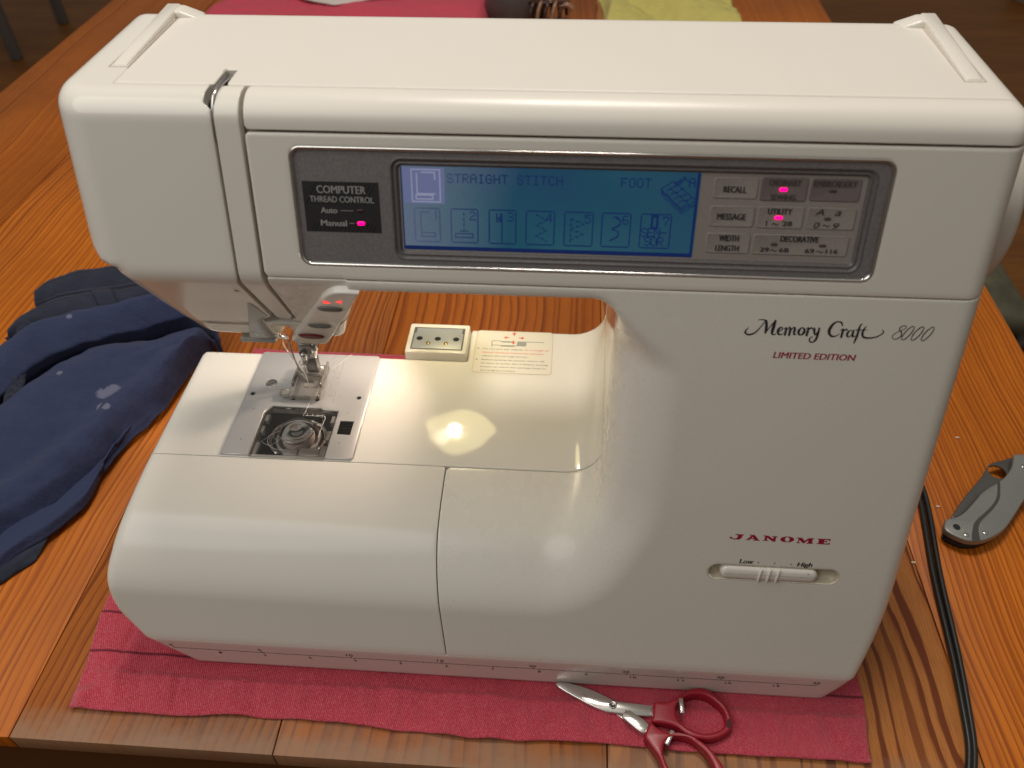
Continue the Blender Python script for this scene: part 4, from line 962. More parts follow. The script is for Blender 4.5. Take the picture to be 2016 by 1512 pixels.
# ------------------------------------------------------------------ the wooden table, plank by plank
def wood(name, seed, cx, cz, freq, early, late, mid, wob=1.0, rough=.34, wear=0.0, dark=.62, bold=False):
    m, n, l, b = mat_new(name)
    t = n.new('ShaderNodeTexCoord'); s_ = n.new('ShaderNodeSeparateXYZ'); l.new(t.outputs['Object'], s_.inputs[0])
    X = math_(n, l, 'MULTIPLY', s_.outputs[0], 100); Y = math_(n, l, 'MULTIPLY', s_.outputs[1], 100)
    def comb(x, y, z):
        q = n.new('ShaderNodeCombineXYZ')
        for i, v in enumerate((x, y, z)):
            if isinstance(v, (int, float)): q.inputs[i].default_value = v
            else: l.new(v, q.inputs[i])
        return q.outputs[0]
    lo = comb(math_(n, l, 'MULTIPLY', X, .045), math_(n, l, 'MULTIPLY', Y, .028), seed*7.3)
    q1 = noise(n, l, lo, 1.0, 2, .5)
    lo2 = comb(math_(n, l, 'MULTIPLY', X, .10), math_(n, l, 'MULTIPLY', Y, .035), seed*3.1+40)
    q2 = noise(n, l, lo2, 1.0, 3, .55)
    hi = comb(math_(n, l, 'MULTIPLY', X, .8), math_(n, l, 'MULTIPLY', Y, .10), seed*1.7)
    q3 = noise(n, l, hi, 1.0, 3, .6)
    dx = math_(n, l, 'ADD', math_(n, l, 'SUBTRACT', X, cx), math_(n, l, 'MULTIPLY', math_(n, l, 'SUBTRACT', q1, .5), 9*wob))
    dz = math_(n, l, 'ADD', cz, math_(n, l, 'MULTIPLY', math_(n, l, 'SUBTRACT', q2, .5), 7*wob))
    r = math_(n, l, 'SQRT', math_(n, l, 'ADD', math_(n, l, 'MULTIPLY', dx, dx), math_(n, l, 'MULTIPLY', dz, dz)))
    ph = math_(n, l, 'ADD', math_(n, l, 'MULTIPLY', r, freq), math_(n, l, 'MULTIPLY', q3, .9 if bold else .55))
    # ring widths differ from year to year
    rv = n.new('ShaderNodeTexNoise'); rv.noise_dimensions = '1D'; rv.inputs['Scale'].default_value = .8; rv.inputs['Detail'].default_value = 2
    l.new(ph, rv.inputs['W'])
    ph = math_(n, l, 'ADD', ph, math_(n, l, 'MULTIPLY', rv.outputs[0], 1.3))
    fr = math_(n, l, 'FRACT', ph)
    c = ramp(n, l, fr, [(.0, early), (.50, early), (.57, mid), (.64, late), (.93, late), (1.0, early)] if bold else [(.0, early), (.40, early), (.66, mid), (.86, late), (.95, late), (1.0, early)])
    yr = n.new('ShaderNodeTexWhiteNoise'); yr.noise_dimensions = '1D'; l.new(math_(n, l, 'FLOOR', ph), yr.inputs['W'])
    c = mixc(n, l, math_(n, l, 'MULTIPLY', yr.outputs[0], .45), c, mid)
    fib = noise(n, l, comb(math_(n, l, 'MULTIPLY', X, 16), math_(n, l, 'MULTIPLY', Y, .55), seed), 1.0, 3, .65)
    c = mixc(n, l, math_(n, l, 'MULTIPLY', ramp(n, l, fib, [(.45, (0, 0, 0)), (.72, (1, 1, 1))]), .42), c, late)
    big = noise(n, l, comb(math_(n, l, 'MULTIPLY', X, .09), math_(n, l, 'MULTIPLY', Y, .05), seed+9), 1.0, 3)
    c = mixc(n, l, math_(n, l, 'MULTIPLY', ramp(n, l, big, [(.35, (0, 0, 0)), (.75, (1, 1, 1))]), dark), c, tuple(v*.45 for v in mid))
    if wear:                                      # rubbed, greyed wood near the front edge
        wn_ = noise(n, l, comb(math_(n, l, 'MULTIPLY', X, .35), math_(n, l, 'MULTIPLY', Y, .5), 3.0), 1.0, 4, .6)
        w_ = ramp(n, l, math_(n, l, 'ADD', math_(n, l, 'MULTIPLY', math_(n, l, 'ADD', Y, 5.0), -.22), math_(n, l, 'ADD', wn_, .35)), [(.35, (0, 0, 0)), (.8, (1, 1, 1))])
        c = mixc(n, l, math_(n, l, 'MULTIPLY', w_, wear), c, (.30, .185, .115))
    l.new(c, b.inputs['Base Color']); setp(b, spec=.25)
    l.new(math_(n, l, 'MULTIPLY_ADD', fib, .25, rough-.1), b.inputs['Roughness'])
    h = math_(n, l, 'ADD', math_(n, l, 'MULTIPLY', fib, .6), math_(n, l, 'MULTIPLY', fr, .5)); bump(n, l, b, h, .22, .0004)
    return m
EAR, LAT, MID = (.68, .195, .011), (.30, .064, .004), (.50, .125, .006)
EAR2, LAT2, MID2 = (.42, .128, .018), (.14, .030, .007), (.32, .085, .012)
table = empty('dining_table', (3, 60, -76)); tag(table, 'amber varnished pine table with strongly striped planks under everything', 'table')
TB = 135.0
planks = [(-50.4, -34.45, 1, 20, 16, 2.6, (.56, .16, .010), (.24, .046, .003), (.42, .105, .006), .45), (-34.37, -7.72, 2, -74, 18, 2.3, EAR, LAT, MID, .5), (-7.66, 6.58, 3, -40, 9, 2.1, EAR2, LAT2, MID2, .6),
          (6.64, 24.0, 4, 33, 5.0, 1.3, (.46, .128, .013), (.19, .040, .007), (.36, .092, .010), .55), (24.06, 43.2, 5, 20, 6.0, 1.15, (.56, .215, .060), (.14, .028, .014), (.48, .17, .04), .9), (43.27, 57.4, 6, 106, 12, 2.7, EAR, LAT, MID, .5)]
for x0, x1, sd, cx, cz, fq, ea, la, mi, wb in planks:
    V, F = boxVF(x0, x1, -4.95, TB, -2.9, -1.6); bm = bmesh.new(); vs = [bm.verts.new(v) for v in V]
    for f in F: bm.faces.new([vs[i] for i in f])
    bmesh.ops.bevel(bm, geom=bm.edges[:], offset=.05, segments=2, profile=.5, affect='EDGES')
    for v in bm.verts:
        v.co.x += rnd.uniform(-.004, .004)
    bm_obj('plank', bm, wood('pine_wood', sd, cx, cz, fq, ea, la, mi, wb, wear=.75 if sd in (3, 4, 5) else .0, bold=sd == 5), table, True, .6)
M_APRON = simple('dark_varnished_wood', (.055, .020, .007), .35)
for b_ in ((-49, 56, -4.6, -2.4, -12, -2.91), (-49, -47, -2.4, 132, -12, -2.91), (54, 56, -2.4, 132, -12, -2.91)): rbox('apron', b_, .2, M_APRON, table)
for x, y in ((-45, 0), (52, 0), (-45, 129), (52, 129)): rbox('leg', (x-3.5, x+3.5, y-3.5, y+3.5, -76, -2.95), .4, M_APRON, table)
# ------------------------------------------------------------------ floor
fm, fn_, fl_, fb = mat_new('floor_boards')
v = coords(fn_, fl_, (1.2, 14, 1)); f1 = noise(fn_, fl_, v, 6, 4, .6); v2 = coords(fn_, fl_, (.25, 3.0, 1)); f2 = noise(fn_, fl_, v2, 3, 2)
fl_.new(mixc(fn_, fl_, f2, ramp(fn_, fl_, f1, [(.3, (.24, .090, .018)), (.7, (.42, .165, .030))]), (.13, .045, .010)), fb.inputs['Base Color']); setp(fb, rough=.5, spec=.2)
tag(mesh_obj('floor', [(-700, -300, -76.1), (700, -300, -76.1), (700, 900, -76.1), (-700, 900, -76.1)], [(0, 1, 2, 3)], fm), kind='structure')
# ------------------------------------------------------------------ cloths
def twill(name, c0, c1, white, pitch, ang=38, lines=()):
    m, n, l, b = mat_new(name)
    t = n.new('ShaderNodeTexCoord'); mp_ = n.new('ShaderNodeMapping'); mp_.inputs['Rotation'].default_value = (0, 0, math.radians(ang)); l.new(t.outputs['Object'], mp_.inputs[0])
    w = n.new('ShaderNodeTexWave'); w.wave_type = 'BANDS'; w.bands_direction = 'X'; w.inputs['Scale'].default_value = 31.4/pitch; w.inputs['Distortion'].default_value = 1.2; w.inputs['Detail'].default_value = 2; w.inputs['Detail Scale'].default_value = 2.0
    l.new(mp_.outputs[0], w.inputs[0])
    sp_ = noise(n, l, t.outputs['Object'], 1300, 2, .6); lg = noise(n, l, t.outputs['Object'], 16, 4, .6); md = noise(n, l, t.outputs['Object'], 130, 3, .6)
    c = mixc(n, l, lg, c0, c1)
    th = math_(n, l, 'MULTIPLY', w.outputs[1] if False else w.outputs[0], ramp(n, l, sp_, [(.42, (0, 0, 0)), (.66, (1, 1, 1))]))
    c = mixc(n, l, math_(n, l, 'MULTIPLY', th, .55), c, white)
    c = mixc(n, l, math_(n, l, 'MULTIPLY', md, .30), c, tuple(q*.55 for q in c1))
    if lines:
        s_ = n.new('ShaderNodeSeparateXYZ'); l.new(t.outputs['Object'], s_.inputs[0])
        for y0 in lines:
            d = math_(n, l, 'ABSOLUTE', math_(n, l, 'SUBTRACT', math_(n, l, 'MULTIPLY', s_.outputs[1], 100), y0))
            c = mixc(n, l, ramp(n, l, d, [(.03, (1, 1, 1)), (.12, (0, 0, 0))]), c, (.16, .010, .026))
    l.new(c, b.inputs['Base Color']); setp(b, rough=.85, spec=.2, sheen=.25)
    bump(n, l, b, math_(n, l, 'ADD', w.outputs[0], sp_), .55, .0006)
    return m
def vnoise(seed):
    q = np.random.RandomState(seed); G = q.rand(64, 64)
    def f(x, y):
        x = np.asarray(x, float); y = np.asarray(y, float); xi = np.floor(x).astype(int); yi = np.floor(y).astype(int); fx = x-xi; fy = y-yi
        fx = fx*fx*(3-2*fx); fy = fy*fy*(3-2*fy); g = lambda a, b_: G[a % 64, b_ % 64]
        return (g(xi, yi)*(1-fx)+g(xi+1, yi)*fx)*(1-fy)+(g(xi, yi+1)*(1-fx)+g(xi+1, yi+1)*fx)*fy-.5
    return f
N1, N2, N3 = vnoise(1), vnoise(2), vnoise(3)
def sheet(name, fn, nu, nv, mat, parent=None, thick=.0, closed=False):
    """a cloth: fn(u, v) -> xyz over the unit square, with a real thickness"""
    u, v = np.meshgrid(np.linspace(0, 1, nu), np.linspace(0, 1, nv), indexing='ij')
    P = fn(u.ravel(), v.ravel()); F = []
    for i in range(nu-1):
        for j in range(nv-1):
            a = i*nv+j; F.append((a, a+nv, a+nv+1, a+1))
    if thick:
        Q = P.reshape(nu, nv, 3); du = np.gradient(Q, axis=0); dv = np.gradient(Q, axis=1); N = np.cross(du, dv); N /= np.linalg.norm(N, axis=2)[..., None]+1e-9
        if N[..., 2].mean() < 0: N = -N; F = [f[::-1] for f in F]
        B = (Q-N*thick).reshape(-1, 3); k = len(P); F2 = [tuple(i+k for i in f[::-1]) for f in F]
        flip = F[0][1] != nv
        bd = [i*nv for i in range(nu)]+[(nu-1)*nv+j for j in range(1, nv)]+[i*nv+nv-1 for i in range(nu-2, -1, -1)]+[j for j in range(nv-2, 0, -1)]
        S_ = []
        for a, b_ in zip(bd, bd[1:]+bd[:1]): S_.append((a, a+k, b_+k, b_) if not flip else (b_, b_+k, a+k, a))
        P = np.concatenate([P, B]); F = F+F2+S_
    return mesh_obj(name, P, F, mat, parent)
M_PINK = twill('pink_twill', (.60, .052, .090), (.46, .030, .060), (.90, .36, .38), .105, -28, (2.55, .10))
def pinkcloth(u, v):
    xl_ = -5.05-.9*sstep(0, .25, v)+2.1*sstep(.35, 1, v); xr_ = 37.45+.5*sstep(0, .12, v)
    yf = -3.22-.25*u-.12*np.sin(u*17)*.5+.30*N1(u*9, 0*u+3)+.10*N2(u*31, 0*u+5); yb = 26.5+.5*N2(u*8, 0*u)
    x = xl_+(xr_-xl_)*u+.10*N1(v*14, u*0+7)*(1-sstep(.02, .1, np.minimum(u, 1-u))); y = yf+(yb-yf)*v
    hem = sstep(-.7, -1.05, y)*1.0; z = .11*hem+.02
    z = z+hem*(.18*N1(x*1.15+.35*y, y*.35)+.15*N2(x*2.3+.5*y, y*.5)+.05*N3(x*4.4, y*.8))*sstep(-3.35, -2.4, y)
    z = z+.20*N1(x*.35, y*.45)+.15*N2(x*.9, y*.9)+.04*N3(x*2.3, y*2.1)
    z = z-.11*np.exp(-((y+.95)/.12)**2)+.05*np.exp(-((y+1.2)/.15)**2)
    hl_ = sstep(-3.5, -3.8, x)*sstep(-1, 0, y); z = z+.05*hl_
    z = z-.06*np.exp(-((x+3.55)/.13)**2)*(y > -1.2)
    z = z+.55*np.exp(-(((x+4.5)/.55)**2+((y+2.6)/.5)**2))+.12*np.exp(-(((x+3.4)/.9)**2+((y+1.6)/1.1)**2))
    z = z+.10*np.abs(N2(x*.5+9, y*0))*sstep(-2.9, -3.3, y)
    z = np.where((x > 0) & (x < 36.5) & (y > -.1), np.minimum(z, .05), z)
    return np.stack([x, y, -1.6+.13+np.maximum(z, -.06)], 1)
pk = sheet('pink_cloth', pinkcloth, 330, 210, M_PINK, None, .10)
tag(pk, 'pink twill cloth spread flat beneath the white sewing machine', 'cloth')
# ------------------------------------------------------------------ navy trousers
def fabric(name, c0, c1, rough=.8, spots=False):
    m, n, l, b = mat_new(name); t = n.new('ShaderNodeTexCoord'); o = t.outputs['Object']
    a = noise(n, l, o, 60, 4, .6); w = noise(n, l, o, 1500, 2, .6); c = mixc(n, l, a, c0, c1)
    c = mixc(n, l, math_(n, l, 'MULTIPLY', w, .35), c, tuple(q*1.5 for q in c0))
    if spots:
        vo = n.new('ShaderNodeTexVoronoi'); vo.inputs['Scale'].default_value = 46; vo.inputs['Randomness'].default_value = 1; l.new(o, vo.inputs['Vector'])
        f = math_(n, l, 'MULTIPLY', ramp(n, l, math_(n, l, 'ADD', vo.outputs['Distance'], math_(n, l, 'MULTIPLY', noise(n, l, o, 700, 2), .10)), [(.10, (1, 1, 1)), (.16, (0, 0, 0))]), ramp(n, l, vo.outputs['Color'], [(.74, (0, 0, 0)), (.82, (1, 1, 1))]))
        c = mixc(n, l, math_(n, l, 'MULTIPLY', f, .45), c, (.17, .18, .26))
        for px, py, rx_, ry_ in spots:
            mp_ = n.new('ShaderNodeMapping'); mp_.vector_type = 'POINT'; mp_.inputs['Location'].default_value = (-px/rx_, -py/ry_, 0); mp_.inputs['Scale'].default_value = (100/rx_, 100/ry_, 0); l.new(o, mp_.inputs[0])
            ln_ = n.new('ShaderNodeVectorMath'); ln_.operation = 'LENGTH'; l.new(mp_.outputs[0], ln_.inputs[0])
            d = math_(n, l, 'ADD', ln_.outputs['Value'], math_(n, l, 'MULTIPLY', math_(n, l, 'SUBTRACT', noise(n, l, o, 160, 4, .7), .5), 1.6))
            c = mixc(n, l, math_(n, l, 'MULTIPLY', ramp(n, l, d, [(.85, (1, 1, 1)), (1.08, (0, 0, 0))]), .62), c, (.19, .19, .27))
    l.new(c, b.inputs['Base Color']); setp(b, rough=rough, spec=.2, sheen=.08); bump(n, l, b, math_(n, l, 'ADD', math_(n, l, 'MULTIPLY', noise(n, l, coords(n, l, (1, 2.2, 1)), 55, 5, .62), 7.0), w), .55, .0006); return m
ST = GD['stain']
M_NAVY = fabric('navy_cotton', (.032, .042, .095), (.022, .029, .068), .8, [(ST[0][0], ST[0][1], .95, .62), (ST[1][0], ST[1][1], .28, .34), (ST[2][0], ST[2][1], .34, .28), (ST[3][0], ST[3][1], .25, .22), (ST[4][0], ST[4][1], .22, .20)])
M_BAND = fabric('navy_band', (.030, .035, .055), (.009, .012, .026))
M_INNERCLOTH = fabric('dark_inner_cloth', (.006, .007, .013), (.005, .006, .010)); M_STITCH = simple('navy_stitch', (.055, .06, .085), .8)
pants = empty('navy_trousers', (-16, 20, -1.6)); tag(pants, 'crumpled navy trousers with pale stains, waistband folded over, beside the machine', 'trousers')
def curve(P):
    P = spline(P, 10); d = np.r_[0, np.cumsum(np.linalg.norm(np.diff(P, axis=0), axis=1))]; d /= d[-1]
    return lambda t: np.stack([np.interp(t, d, P[:, 0]), np.interp(t, d, P[:, 1])], -1)
cE, cB, cM, cL = curve(GD['E']), curve(GD['B']), curve(GD['M']), curve(GD['L'])
def trouser(u, v):
    kv = [-.001, .02, .05, .15, .29, .40, .53, .62, .70, .80, .88, .95, 1.001]
    lft = [.9, 1.5, 2.1, 2.9, 1.9, 2.6, 3.5, 3.1, .7, 2.9, 4.6, 4.2, 3.0]; rgt = [.9, 1.6, 2.2, 2.9, 3.0, 3.0, 2.6, 1.3, .4, 2.4, 3.8, 4.0, 3.0]
    vv = v+.035*np.sin(u*7)+.05*N1(u*4, v*2)-.05*(u-.4); vv = np.clip(vv, 0, 1)
    def smooth(t, k): return np.interp(t, kv, k)
    h = 0; ws = (-.03, -.015, 0, .015, .03)
    w = sstep(.50, .80, u)
    for o in ws: h = h+(smooth(np.clip(vv+o, 0, 1), lft)*(1-w)+smooth(np.clip(vv+o, 0, 1), rgt)*w)/len(ws)
    vp = [0, .02, .05, .15, .29, .40, .53, .67, .80, .74, .87, .95, 1]; k0 = [0, .02, .05, .15, .29, .40, .53, .62, .70, .80, .88, .95, 1]
    vq = v+(np.interp(vv, k0, vp)-vv)*1.0
    q = cE(u)*(1-vq)[:, None]+cB(u)*vq[:, None]
    h = h+.42*N2(u*9, v*5)+.30*np.abs(N3(u*13+v*4, v*9+u*3))+.22*N3(u*22+v*9, v*11)+.06*N1(u*60, v*30)
    h = h*(1-.55*sstep(.90, 1, u))
    e = sstep(.05, 0, v); h = h-.5*e
    return np.stack([q[:, 0], q[:, 1]+.0*v, -1.6+np.maximum(h, .3)], 1)
sheet('trouser_leg', trouser, 150, 150, M_NAVY, pants, .12)
def under(c_, hi, lo, back):
    def f(u, v):
        q = c_(u); e = cE(np.clip(u*.66, 0, 1)); q = q*(1-v)[:, None]+(e+[-.6, .8])*v[:, None]
        h = lo+(hi-lo)*sstep(0, .14, v)+.18*N1(u*8, v*3)+.06*N2(u*20, v*8)
        return np.stack([q[:, 0], q[:, 1], -1.6+np.maximum(h, .15)], 1)
    return f
sheet('trouser_leg', under(cM, 1.15, .55, 0), 70, 30, M_NAVY, pants, .12)
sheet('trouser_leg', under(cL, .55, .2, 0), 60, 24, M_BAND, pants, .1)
def band(lo_, hi_, z0, z1, bulge):
    a, b_ = curve(lo_), curve(hi_)
    def f(u, v):
        q = a(u)*(1-v)[:, None]+b_(u)*v[:, None]; z = z0+(z1-z0)*v+bulge*np.sin(v*math.pi)*1.0+.10*N1(u*14, v*3)+.05*N2(u*30, v*5)
        z = z-.9*sstep(.03, 0, u)*.6; return np.stack([q[:, 0], q[:, 1], -1.6+z], 1)
    return f
for lo_, hi_, z0, z1 in ((GD['W1lo'], GD['W1hi'], 1.5, 2.3), (GD['W2lo'], GD['W2hi'], 3.1, 3.9)):
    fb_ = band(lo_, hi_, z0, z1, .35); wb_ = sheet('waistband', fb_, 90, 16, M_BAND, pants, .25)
    V = []; F = []
    for v0 in (.14, .86):
        for k in range(70):
            u0 = .01+k*.014; q = fb_(np.array([u0, u0+.009, u0+.009, u0]), np.array([v0, v0, v0+.03, v0+.03])); q[:, 2] += .08; a = len(V); V += q.tolist(); F.append((a, a+1, a+2, a+3))
    tag(mesh_obj('stitching', V, F, M_STITCH, wb_, False), kind='stuff')
def inner_sheet(u, v):
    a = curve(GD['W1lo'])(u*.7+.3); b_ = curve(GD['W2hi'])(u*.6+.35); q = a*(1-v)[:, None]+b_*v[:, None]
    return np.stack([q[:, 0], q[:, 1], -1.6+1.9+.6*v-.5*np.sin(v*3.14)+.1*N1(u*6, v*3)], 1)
sheet('trouser_inside', inner_sheet, 40, 14, M_INNERCLOTH, pants, .08)  # near-black sheet spanning the trouser opening
fb2 = band(GD['W2lo'], GD['W2hi'], 3.1, 3.9, .35)
def loopf(u, v):
    q = fb2(.52+.10*u, -.10+1.2*v); q[:, 2] += .10+.10*np.sin(v*math.pi)+.02*np.sin(u*20); return q
sheet('belt_loop', loopf, 10, 20, M_BAND, pants, .08)
cs = curve(GD['seam'])
def seamf(u, v):
    q = cs(v); d = cs(np.clip(v+.02, 0, 1))-cs(np.clip(v-.02, 0, 1)); d /= np.linalg.norm(d, axis=1)[:, None]; nrm = np.stack([-d[:, 1], d[:, 0]], 1)
    q = q+nrm*((u-.5)*1.3)[:, None]; z = 4.05-1.6*v+.25*np.sin(u*math.pi)+.14*np.sin(v*70+2*np.sin(u*5))*np.abs(np.sin(u*3.14))+.1*N1(v*30, u*6)
    return np.stack([q[:, 0], q[:, 1], -1.6+z], 1)
sheet('side_seam', seamf, 14, 90, M_BAND, pants, .1)
# ------------------------------------------------------------------ scissors
M_BLADE = brushed('scissor_steel', (.74, .72, .68), .20); M_HANDLE = plastic('red_handle', (.34, .012, .026), .34, .1, False)
sc = empty('scissors', (26, -1.5, -1.45)); tag(sc, 'small scissors with dark red handles on the pink cloth in front of the machine', 'scissors')
def smoothpoly(P, n=4): return spline(P, n, True)
bl_ = plate('blade', GD['blade'], TABLE, .36, .50, M_BLADE, sc, .05)
lathe('pivot_screw', [(.22, -1.10), (.22, -1.05), (.18, -1.04), (.10, -1.08)], GD['pivot'][0][0], GD['pivot'][0][1], M_STEELD, sc, 16)
plate('blade', GD['blade2'], TABLE, .20, .32, M_BLADE, sc, .03); plate('shank', smoothpoly(GD['shank2'], 3), TABLE, .44, .58, M_BLADE, sc, .05)
def ringplate(name, out, inn, fr, o0, o1, mat, parent, bev, hole=None):
    out = ccw(smoothpoly(out)); inn = ccw(smoothpoly(inn)); hs = [inn]+([ccw(smoothpoly(hole))] if hole is not None else [])
    V = []; F = []; n = 0; k = len(out); steps = 4
    def stack(loop, sgn, start):
        nonlocal n
        i0 = n; m = len(loop); L = [(0, o0+bev*.6)]+[(bev*(1-math.cos(t)), o1-bev*(1-math.sin(t))) for t in np.linspace(0, math.pi/2, steps+1)]
        L = [(bev*.5, o0)]+L
        for d, o in L: V.append(fr(inset(loop, sgn*d), o)); n += m
        for i in range(len(L)-1):
            f = bridge(i0+i*m, i0+(i+1)*m, m, sgn < 0); F.extend(f)
        return n-m, inset(loop, sgn*bev)
    t0, top = stack(out, 1, 0); tops = [(t0, top)]
    for h in hs: bv = bev; t_, tp = stack(h, -1, 0); tops.append((t_, tp))
    A, f = fill(top, [t[1] for t in tops[1:]])
    mp_ = np.concatenate([np.arange(len(t[1]))+t[0] for t in tops]); F.extend(tuple(int(mp_[i]) for i in q) for q in f)
    return mesh_obj(name, np.concatenate(V), F, mat, parent)
ringplate('handle', GD['h1o'], GD['h1i'], TABLE, .05, .86, M_HANDLE, sc, .14)
ringplate('handle', GD['h2o'], GD['h2i'], TABLE, .08, .92, M_HANDLE, sc, .14)
flat('hang_hole', smoothpoly(GD['h1h']), TABLE, .865, simple('dark_red_hole', (.06, .004, .008), .6), sc)
for n_, (x, y, a) in enumerate(((27.2, -3.05, 1.1), (27.95, -1.32, 1.6))):
    rbox('tang', (-.42, .42, -.12, .12, -.95, -.72), .05, M_BLADE, sc, 2, lambda c_: np.array([x+c_[0]*math.cos(a)-c_[1]*math.sin(a), y+c_[0]*math.sin(a)+c_[1]*math.cos(a), c_[2]]))
# ------------------------------------------------------------------ pocket knife
M_KGREY = speckled('bead_blasted_grey', (.27, .275, .26), (.33, .335, .32), .38, 500, .5); M_KBLADE = brushed('dark_blade', (.20, .19, .185), .3)
kn = empty('pocket_knife', (50, 14, -1.6)); tag(kn, 'closed grey folding pocket knife with a round hole in its blade', 'knife')
kh = ccw(smoothpoly(GD['kh'], 3)); hole = ell(GD['khole'][0][0], GD['khole'][0][1], .58, .58, 26)
plate('back_scale', inset(kh, .20), TABLE, .02, .40, simple('dark_scale', (.035, .034, .032), .4, .5), kn, .05)
plate('blade', smoothpoly(GD['kb'], 3), TABLE, .62, .76, M_KBLADE, kn, .05, holes=[hole])
plate('spacer', inset(kh, .32), TABLE, .40, .60, M_BLACK, kn, .01)
hs = plate('handle_scale', kh, TABLE, .76, 1.16, M_KGREY, kn, .09, steps=3)
flat('handle_groove', smoothpoly(GD['kg'], 3), TABLE, 1.164, simple('groove_grey', (.075, .070, .066), .45, .3), hs)
KD = GD['kdots']
flat('lanyard_hole', ell(KD[0][0], KD[0][1], .22, .24, 18), TABLE, 1.165, M_BLACK, hs)
for x, y in KD[1:]:
    lathe('screw', [(.17, -.46), (.17, -.42), (.13, -.39), (.05, -.39)], x, y, M_STEEL, kn, 14)
# ------------------------------------------------------------------ power cord, crumbs
M_CORD = simple('black_rubber', (.014, .014, .013), .36)
cd = empty('power_cord', (44, 5, -1.6)); tag(cd, 'black twin power cord running along the right side of the machine', 'cord')
cp = np.array(GD['cord']+[[42.3, -4.9], [42.25, -5.6]]); cp = spline(np.c_[cp, np.full(len(cp), -1.385)], 8); tt = np.linspace(0, 1, len(cp))
cp[-10:, 2] -= np.linspace(0, 1, 10)**2*2.5
T_ = np.gradient(cp, axis=0); nn = np.stack([-T_[:, 1], T_[:, 0], T_[:, 2]*0], 1); nn /= np.linalg.norm(nn, axis=1)[:, None]
for sgn in (-1, 1):
    q = cp+nn*.165*sgn*(1+.25*np.sin(tt*6))[:, None]; q[:, 2] += .03*sgn*np.sin(tt*9)
    tube('wire', q, .175, M_CORD, cd, 10)
M_CRUMB = simple('crumb', (.75, .62, .50), .7)
for i, (x, y) in enumerate(GD['crumb']):
    o = rbox('crumb', (x-.16, x+.10, y-.07, y+.07, -1.60, -1.50), .04, M_CRUMB)
    tag(o, ['pale crumb on the table above the grey knife', 'pale crumb on the table just left of the black cord', 'tiny pale crumb on the table left of the knife tip'][i], 'crumb')

# ------------------------------------------------------------------ things at the far end of the table and beyond
M_PINK2 = fabric('pink_cotton', (.60, .075, .115), (.50, .055, .09))
pb = curve(GD['bgpink'])
def far_pink(u, v):
    x = -33+41.5*u; yb = 103.5+5*sstep(.3, .9, u)+2.2*np.sin(u*5); yf = 92+1*N1(u*5, u*0)
    y = yf+(yb-yf)*v; h = 1.1+1.2*np.sin(v*3.14)*(.6+N1(u*6, v*2))+.5*N2(u*9, v*5)+.25*N3(u*22, v*12)
    h = h*sstep(0, .04, u)*sstep(1, .97, u)+.1; return np.stack([x, y, -1.6+np.maximum(h, .1)], 1)
tag(sheet('folded_cloth', far_pink, 70, 40, M_PINK2, None, .1), 'crumpled pink cloth lying at the far end behind the machine', 'cloth')
M_PAPER = plastic('white_paper', (.70, .62, .58), .5, .06, False)
def paper(u, v):
    x = -25+23*u+1.5*v; y = 104.5+12*v-6.5*(1-np.abs(2*u-1))*(1-v); z = 2.3+1.2*np.sin(v*2.2)+.3*N1(u*6, v*6)
    return np.stack([x, y, -1.6+z], 1)
tag(sheet('paper_bag', paper, 40, 26, M_PAPER, None, .05), 'white crumpled paper bag lying beyond the pink cloth at the far end', 'bag')
mg = empty('pot', (12.0, 103.5, -1.6)); tag(mg, 'dark grey pot turned upside down at the far end of the table', 'pot')
M_POT = simple('dark_glaze', (.085, .07, .066), .28)
lathe('pot_body', [(4.6, -1.55), (4.7, -1.2), (4.5, .6), (4.2, 2.2), (3.9, 2.7), (3.4, 2.85), (.2, 2.9)], 12.2, 103.2, M_POT, mg, 30)
lathe('pot_foot', [(3.5, 2.86), (3.4, 3.1), (3.1, 3.1), (3.0, 2.88)], 12.2, 103.2, M_POT, mg, 30)
hc = empty('hair_clip', (17.5, 99.3, -1.6)); tag(hc, 'brown striped claw hair clip lying beside the dark pot', 'hair clip')
M_TORT = plastic('tortoise_dark', (.06, .022, .016), .18, .3, False); M_TORT2 = plastic('tortoise_light', (.36, .20, .13), .18, .2, False)
for k in range(5):
    x = 14.9+k*1.05
    tube('claw', spline([(x-.4, 98.2, -1.4), (x-.2, 98.6, .2), (x+.2, 99.6, 1.0), (x+.5, 100.6, .3), (x+.6, 101.1, -1.2)], 5), .26, (M_TORT, M_TORT2)[k % 2], hc, 8)
tube('spring_bar', [(14.2, 99.6, .9), (20.2, 99.6, .9)], .35, M_TORT, hc, 10); tube('grip', spline([(18.8, 99.3, .4), (19.8, 99.2, .8), (20.6, 99.0, .2)], 5), .38, M_TORT2, hc, 10)
M_YEL = fabric('yellow_plush', (.60, .53, .16), (.44, .40, .11))
def far_yellow(u, v):
    x = 24.0+20.2*u+1.0*np.sin(v*3)*(1-u); yb = 109+0*u; yf = 92.5+.8*N1(u*4, u*0+1); y = yf+(yb-yf)*v
    h = .8+2.3*np.abs(np.sin(u*4.2+v*2.2+.8))*(.5+.5*np.sin(v*3.1))+.8*N1(u*5, v*5)+.5*N2(u*12, v*12)+.25*N3(u*30, v*30)
    h = h*sstep(0, .06, u)*sstep(1, .96, u)+.15; return np.stack([x, y, -1.6+np.maximum(h, .1)], 1)
tag(sheet('yellow_cloth', far_yellow, 80, 60, M_YEL, None, .2), 'crumpled fuzzy yellow cleaning cloth at the far end of the table', 'cloth')
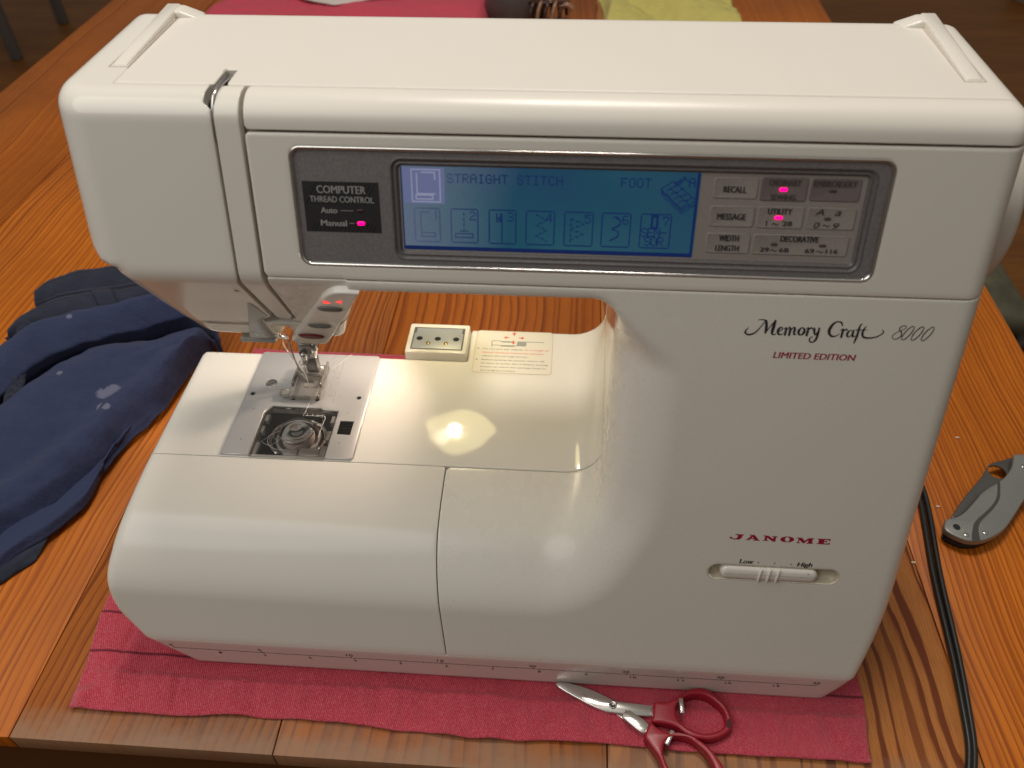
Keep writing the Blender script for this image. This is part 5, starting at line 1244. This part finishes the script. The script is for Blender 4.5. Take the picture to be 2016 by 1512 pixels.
# chairs
M_CHDARK = simple('dark_chair_wood', (.030, .016, .009), .4); M_CHGREY = simple('grey_chair_metal', (.20, .20, .205), .4, .3)
def chair(x, y, rot, label, group, legs=M_CHGREY, seat=M_CHDARK):
    c_, s_ = math.cos(rot), math.sin(rot); R_ = lambda p_: np.array([x+p_[0]*c_-p_[1]*s_, y+p_[0]*s_+p_[1]*c_, p_[2]])
    t = empty('dining_chair', (x, y, -76)); tag(t, label, 'chair')
    rbox('seat', (-21, 21, -21, 21, -34.5, -30.5), 1.4, seat, t, 3, R_)
    for a in (-1, 1):
        for b_ in (-1, 1): rbox('leg', (a*18-1.7, a*18+1.7, b_*18-1.7, b_*18+1.7, -76, -34.5 if b_ < 0 else 14), .4, legs, t, 2, R_)
        rbox('rail', (a*18-1, a*18+1, -16.5, 16.5, -60, -57), .3, legs, t, 2, R_)
    for z in (-18, -4, 9): rbox('back_slat', (-16.4, 16.4, 17, 19, z-3, z+3), .5, M_CHDARK, t, 2, R_)
    return t
chair(-200, 281, -math.pi/2, 'dark dining chair with grey legs standing on the floor beyond the left table edge', None)
mC, nC, lC, bC = mat_new('mottled_cushion'); oC = coords(nC, lC, 1.0); lC.new(ramp(nC, lC, noise(nC, lC, oC, 22, 4, .65), [(.3, (.060, .055, .032)), (.55, (.105, .10, .062)), (.75, (.15, .135, .085))]), bC.inputs['Base Color']); setp(bC, rough=.9)
sc2 = empty('cushioned_chair', (70, 90, -76)); tag(sc2, 'chair with a mottled grey green seat cushion pushed in at the right table edge', 'chair')
rbox('cushion', (55, 86.6, 70.5, 113, -34, -30), 1.5, mC, sc2, 3)
rbox('seat_frame', (54, 87.0, 69.5, 114, -37.5, -34.1), .6, M_CHDARK, sc2)
for a, b_ in ((57, 73), (84, 73), (57, 111), (84, 111)): rbox('leg', (a-1.8, a+1.8, b_-1.8, b_+1.8, -76, -37.6), .4, M_CHDARK, sc2)
bin_ = empty('white_bin', (206, 338, -76)); tag(bin_, 'white plastic bin on the floor beyond the right of the table', 'bin')
lathe('bin_body', [(7.5, -76), (9, -62), (9.4, -61.5), (9.0, -61.3), (8.6, -62), (7.2, -75)], 206, 340, simple('white_bin_plastic', (.75, .74, .72), .4), bin_, 24)
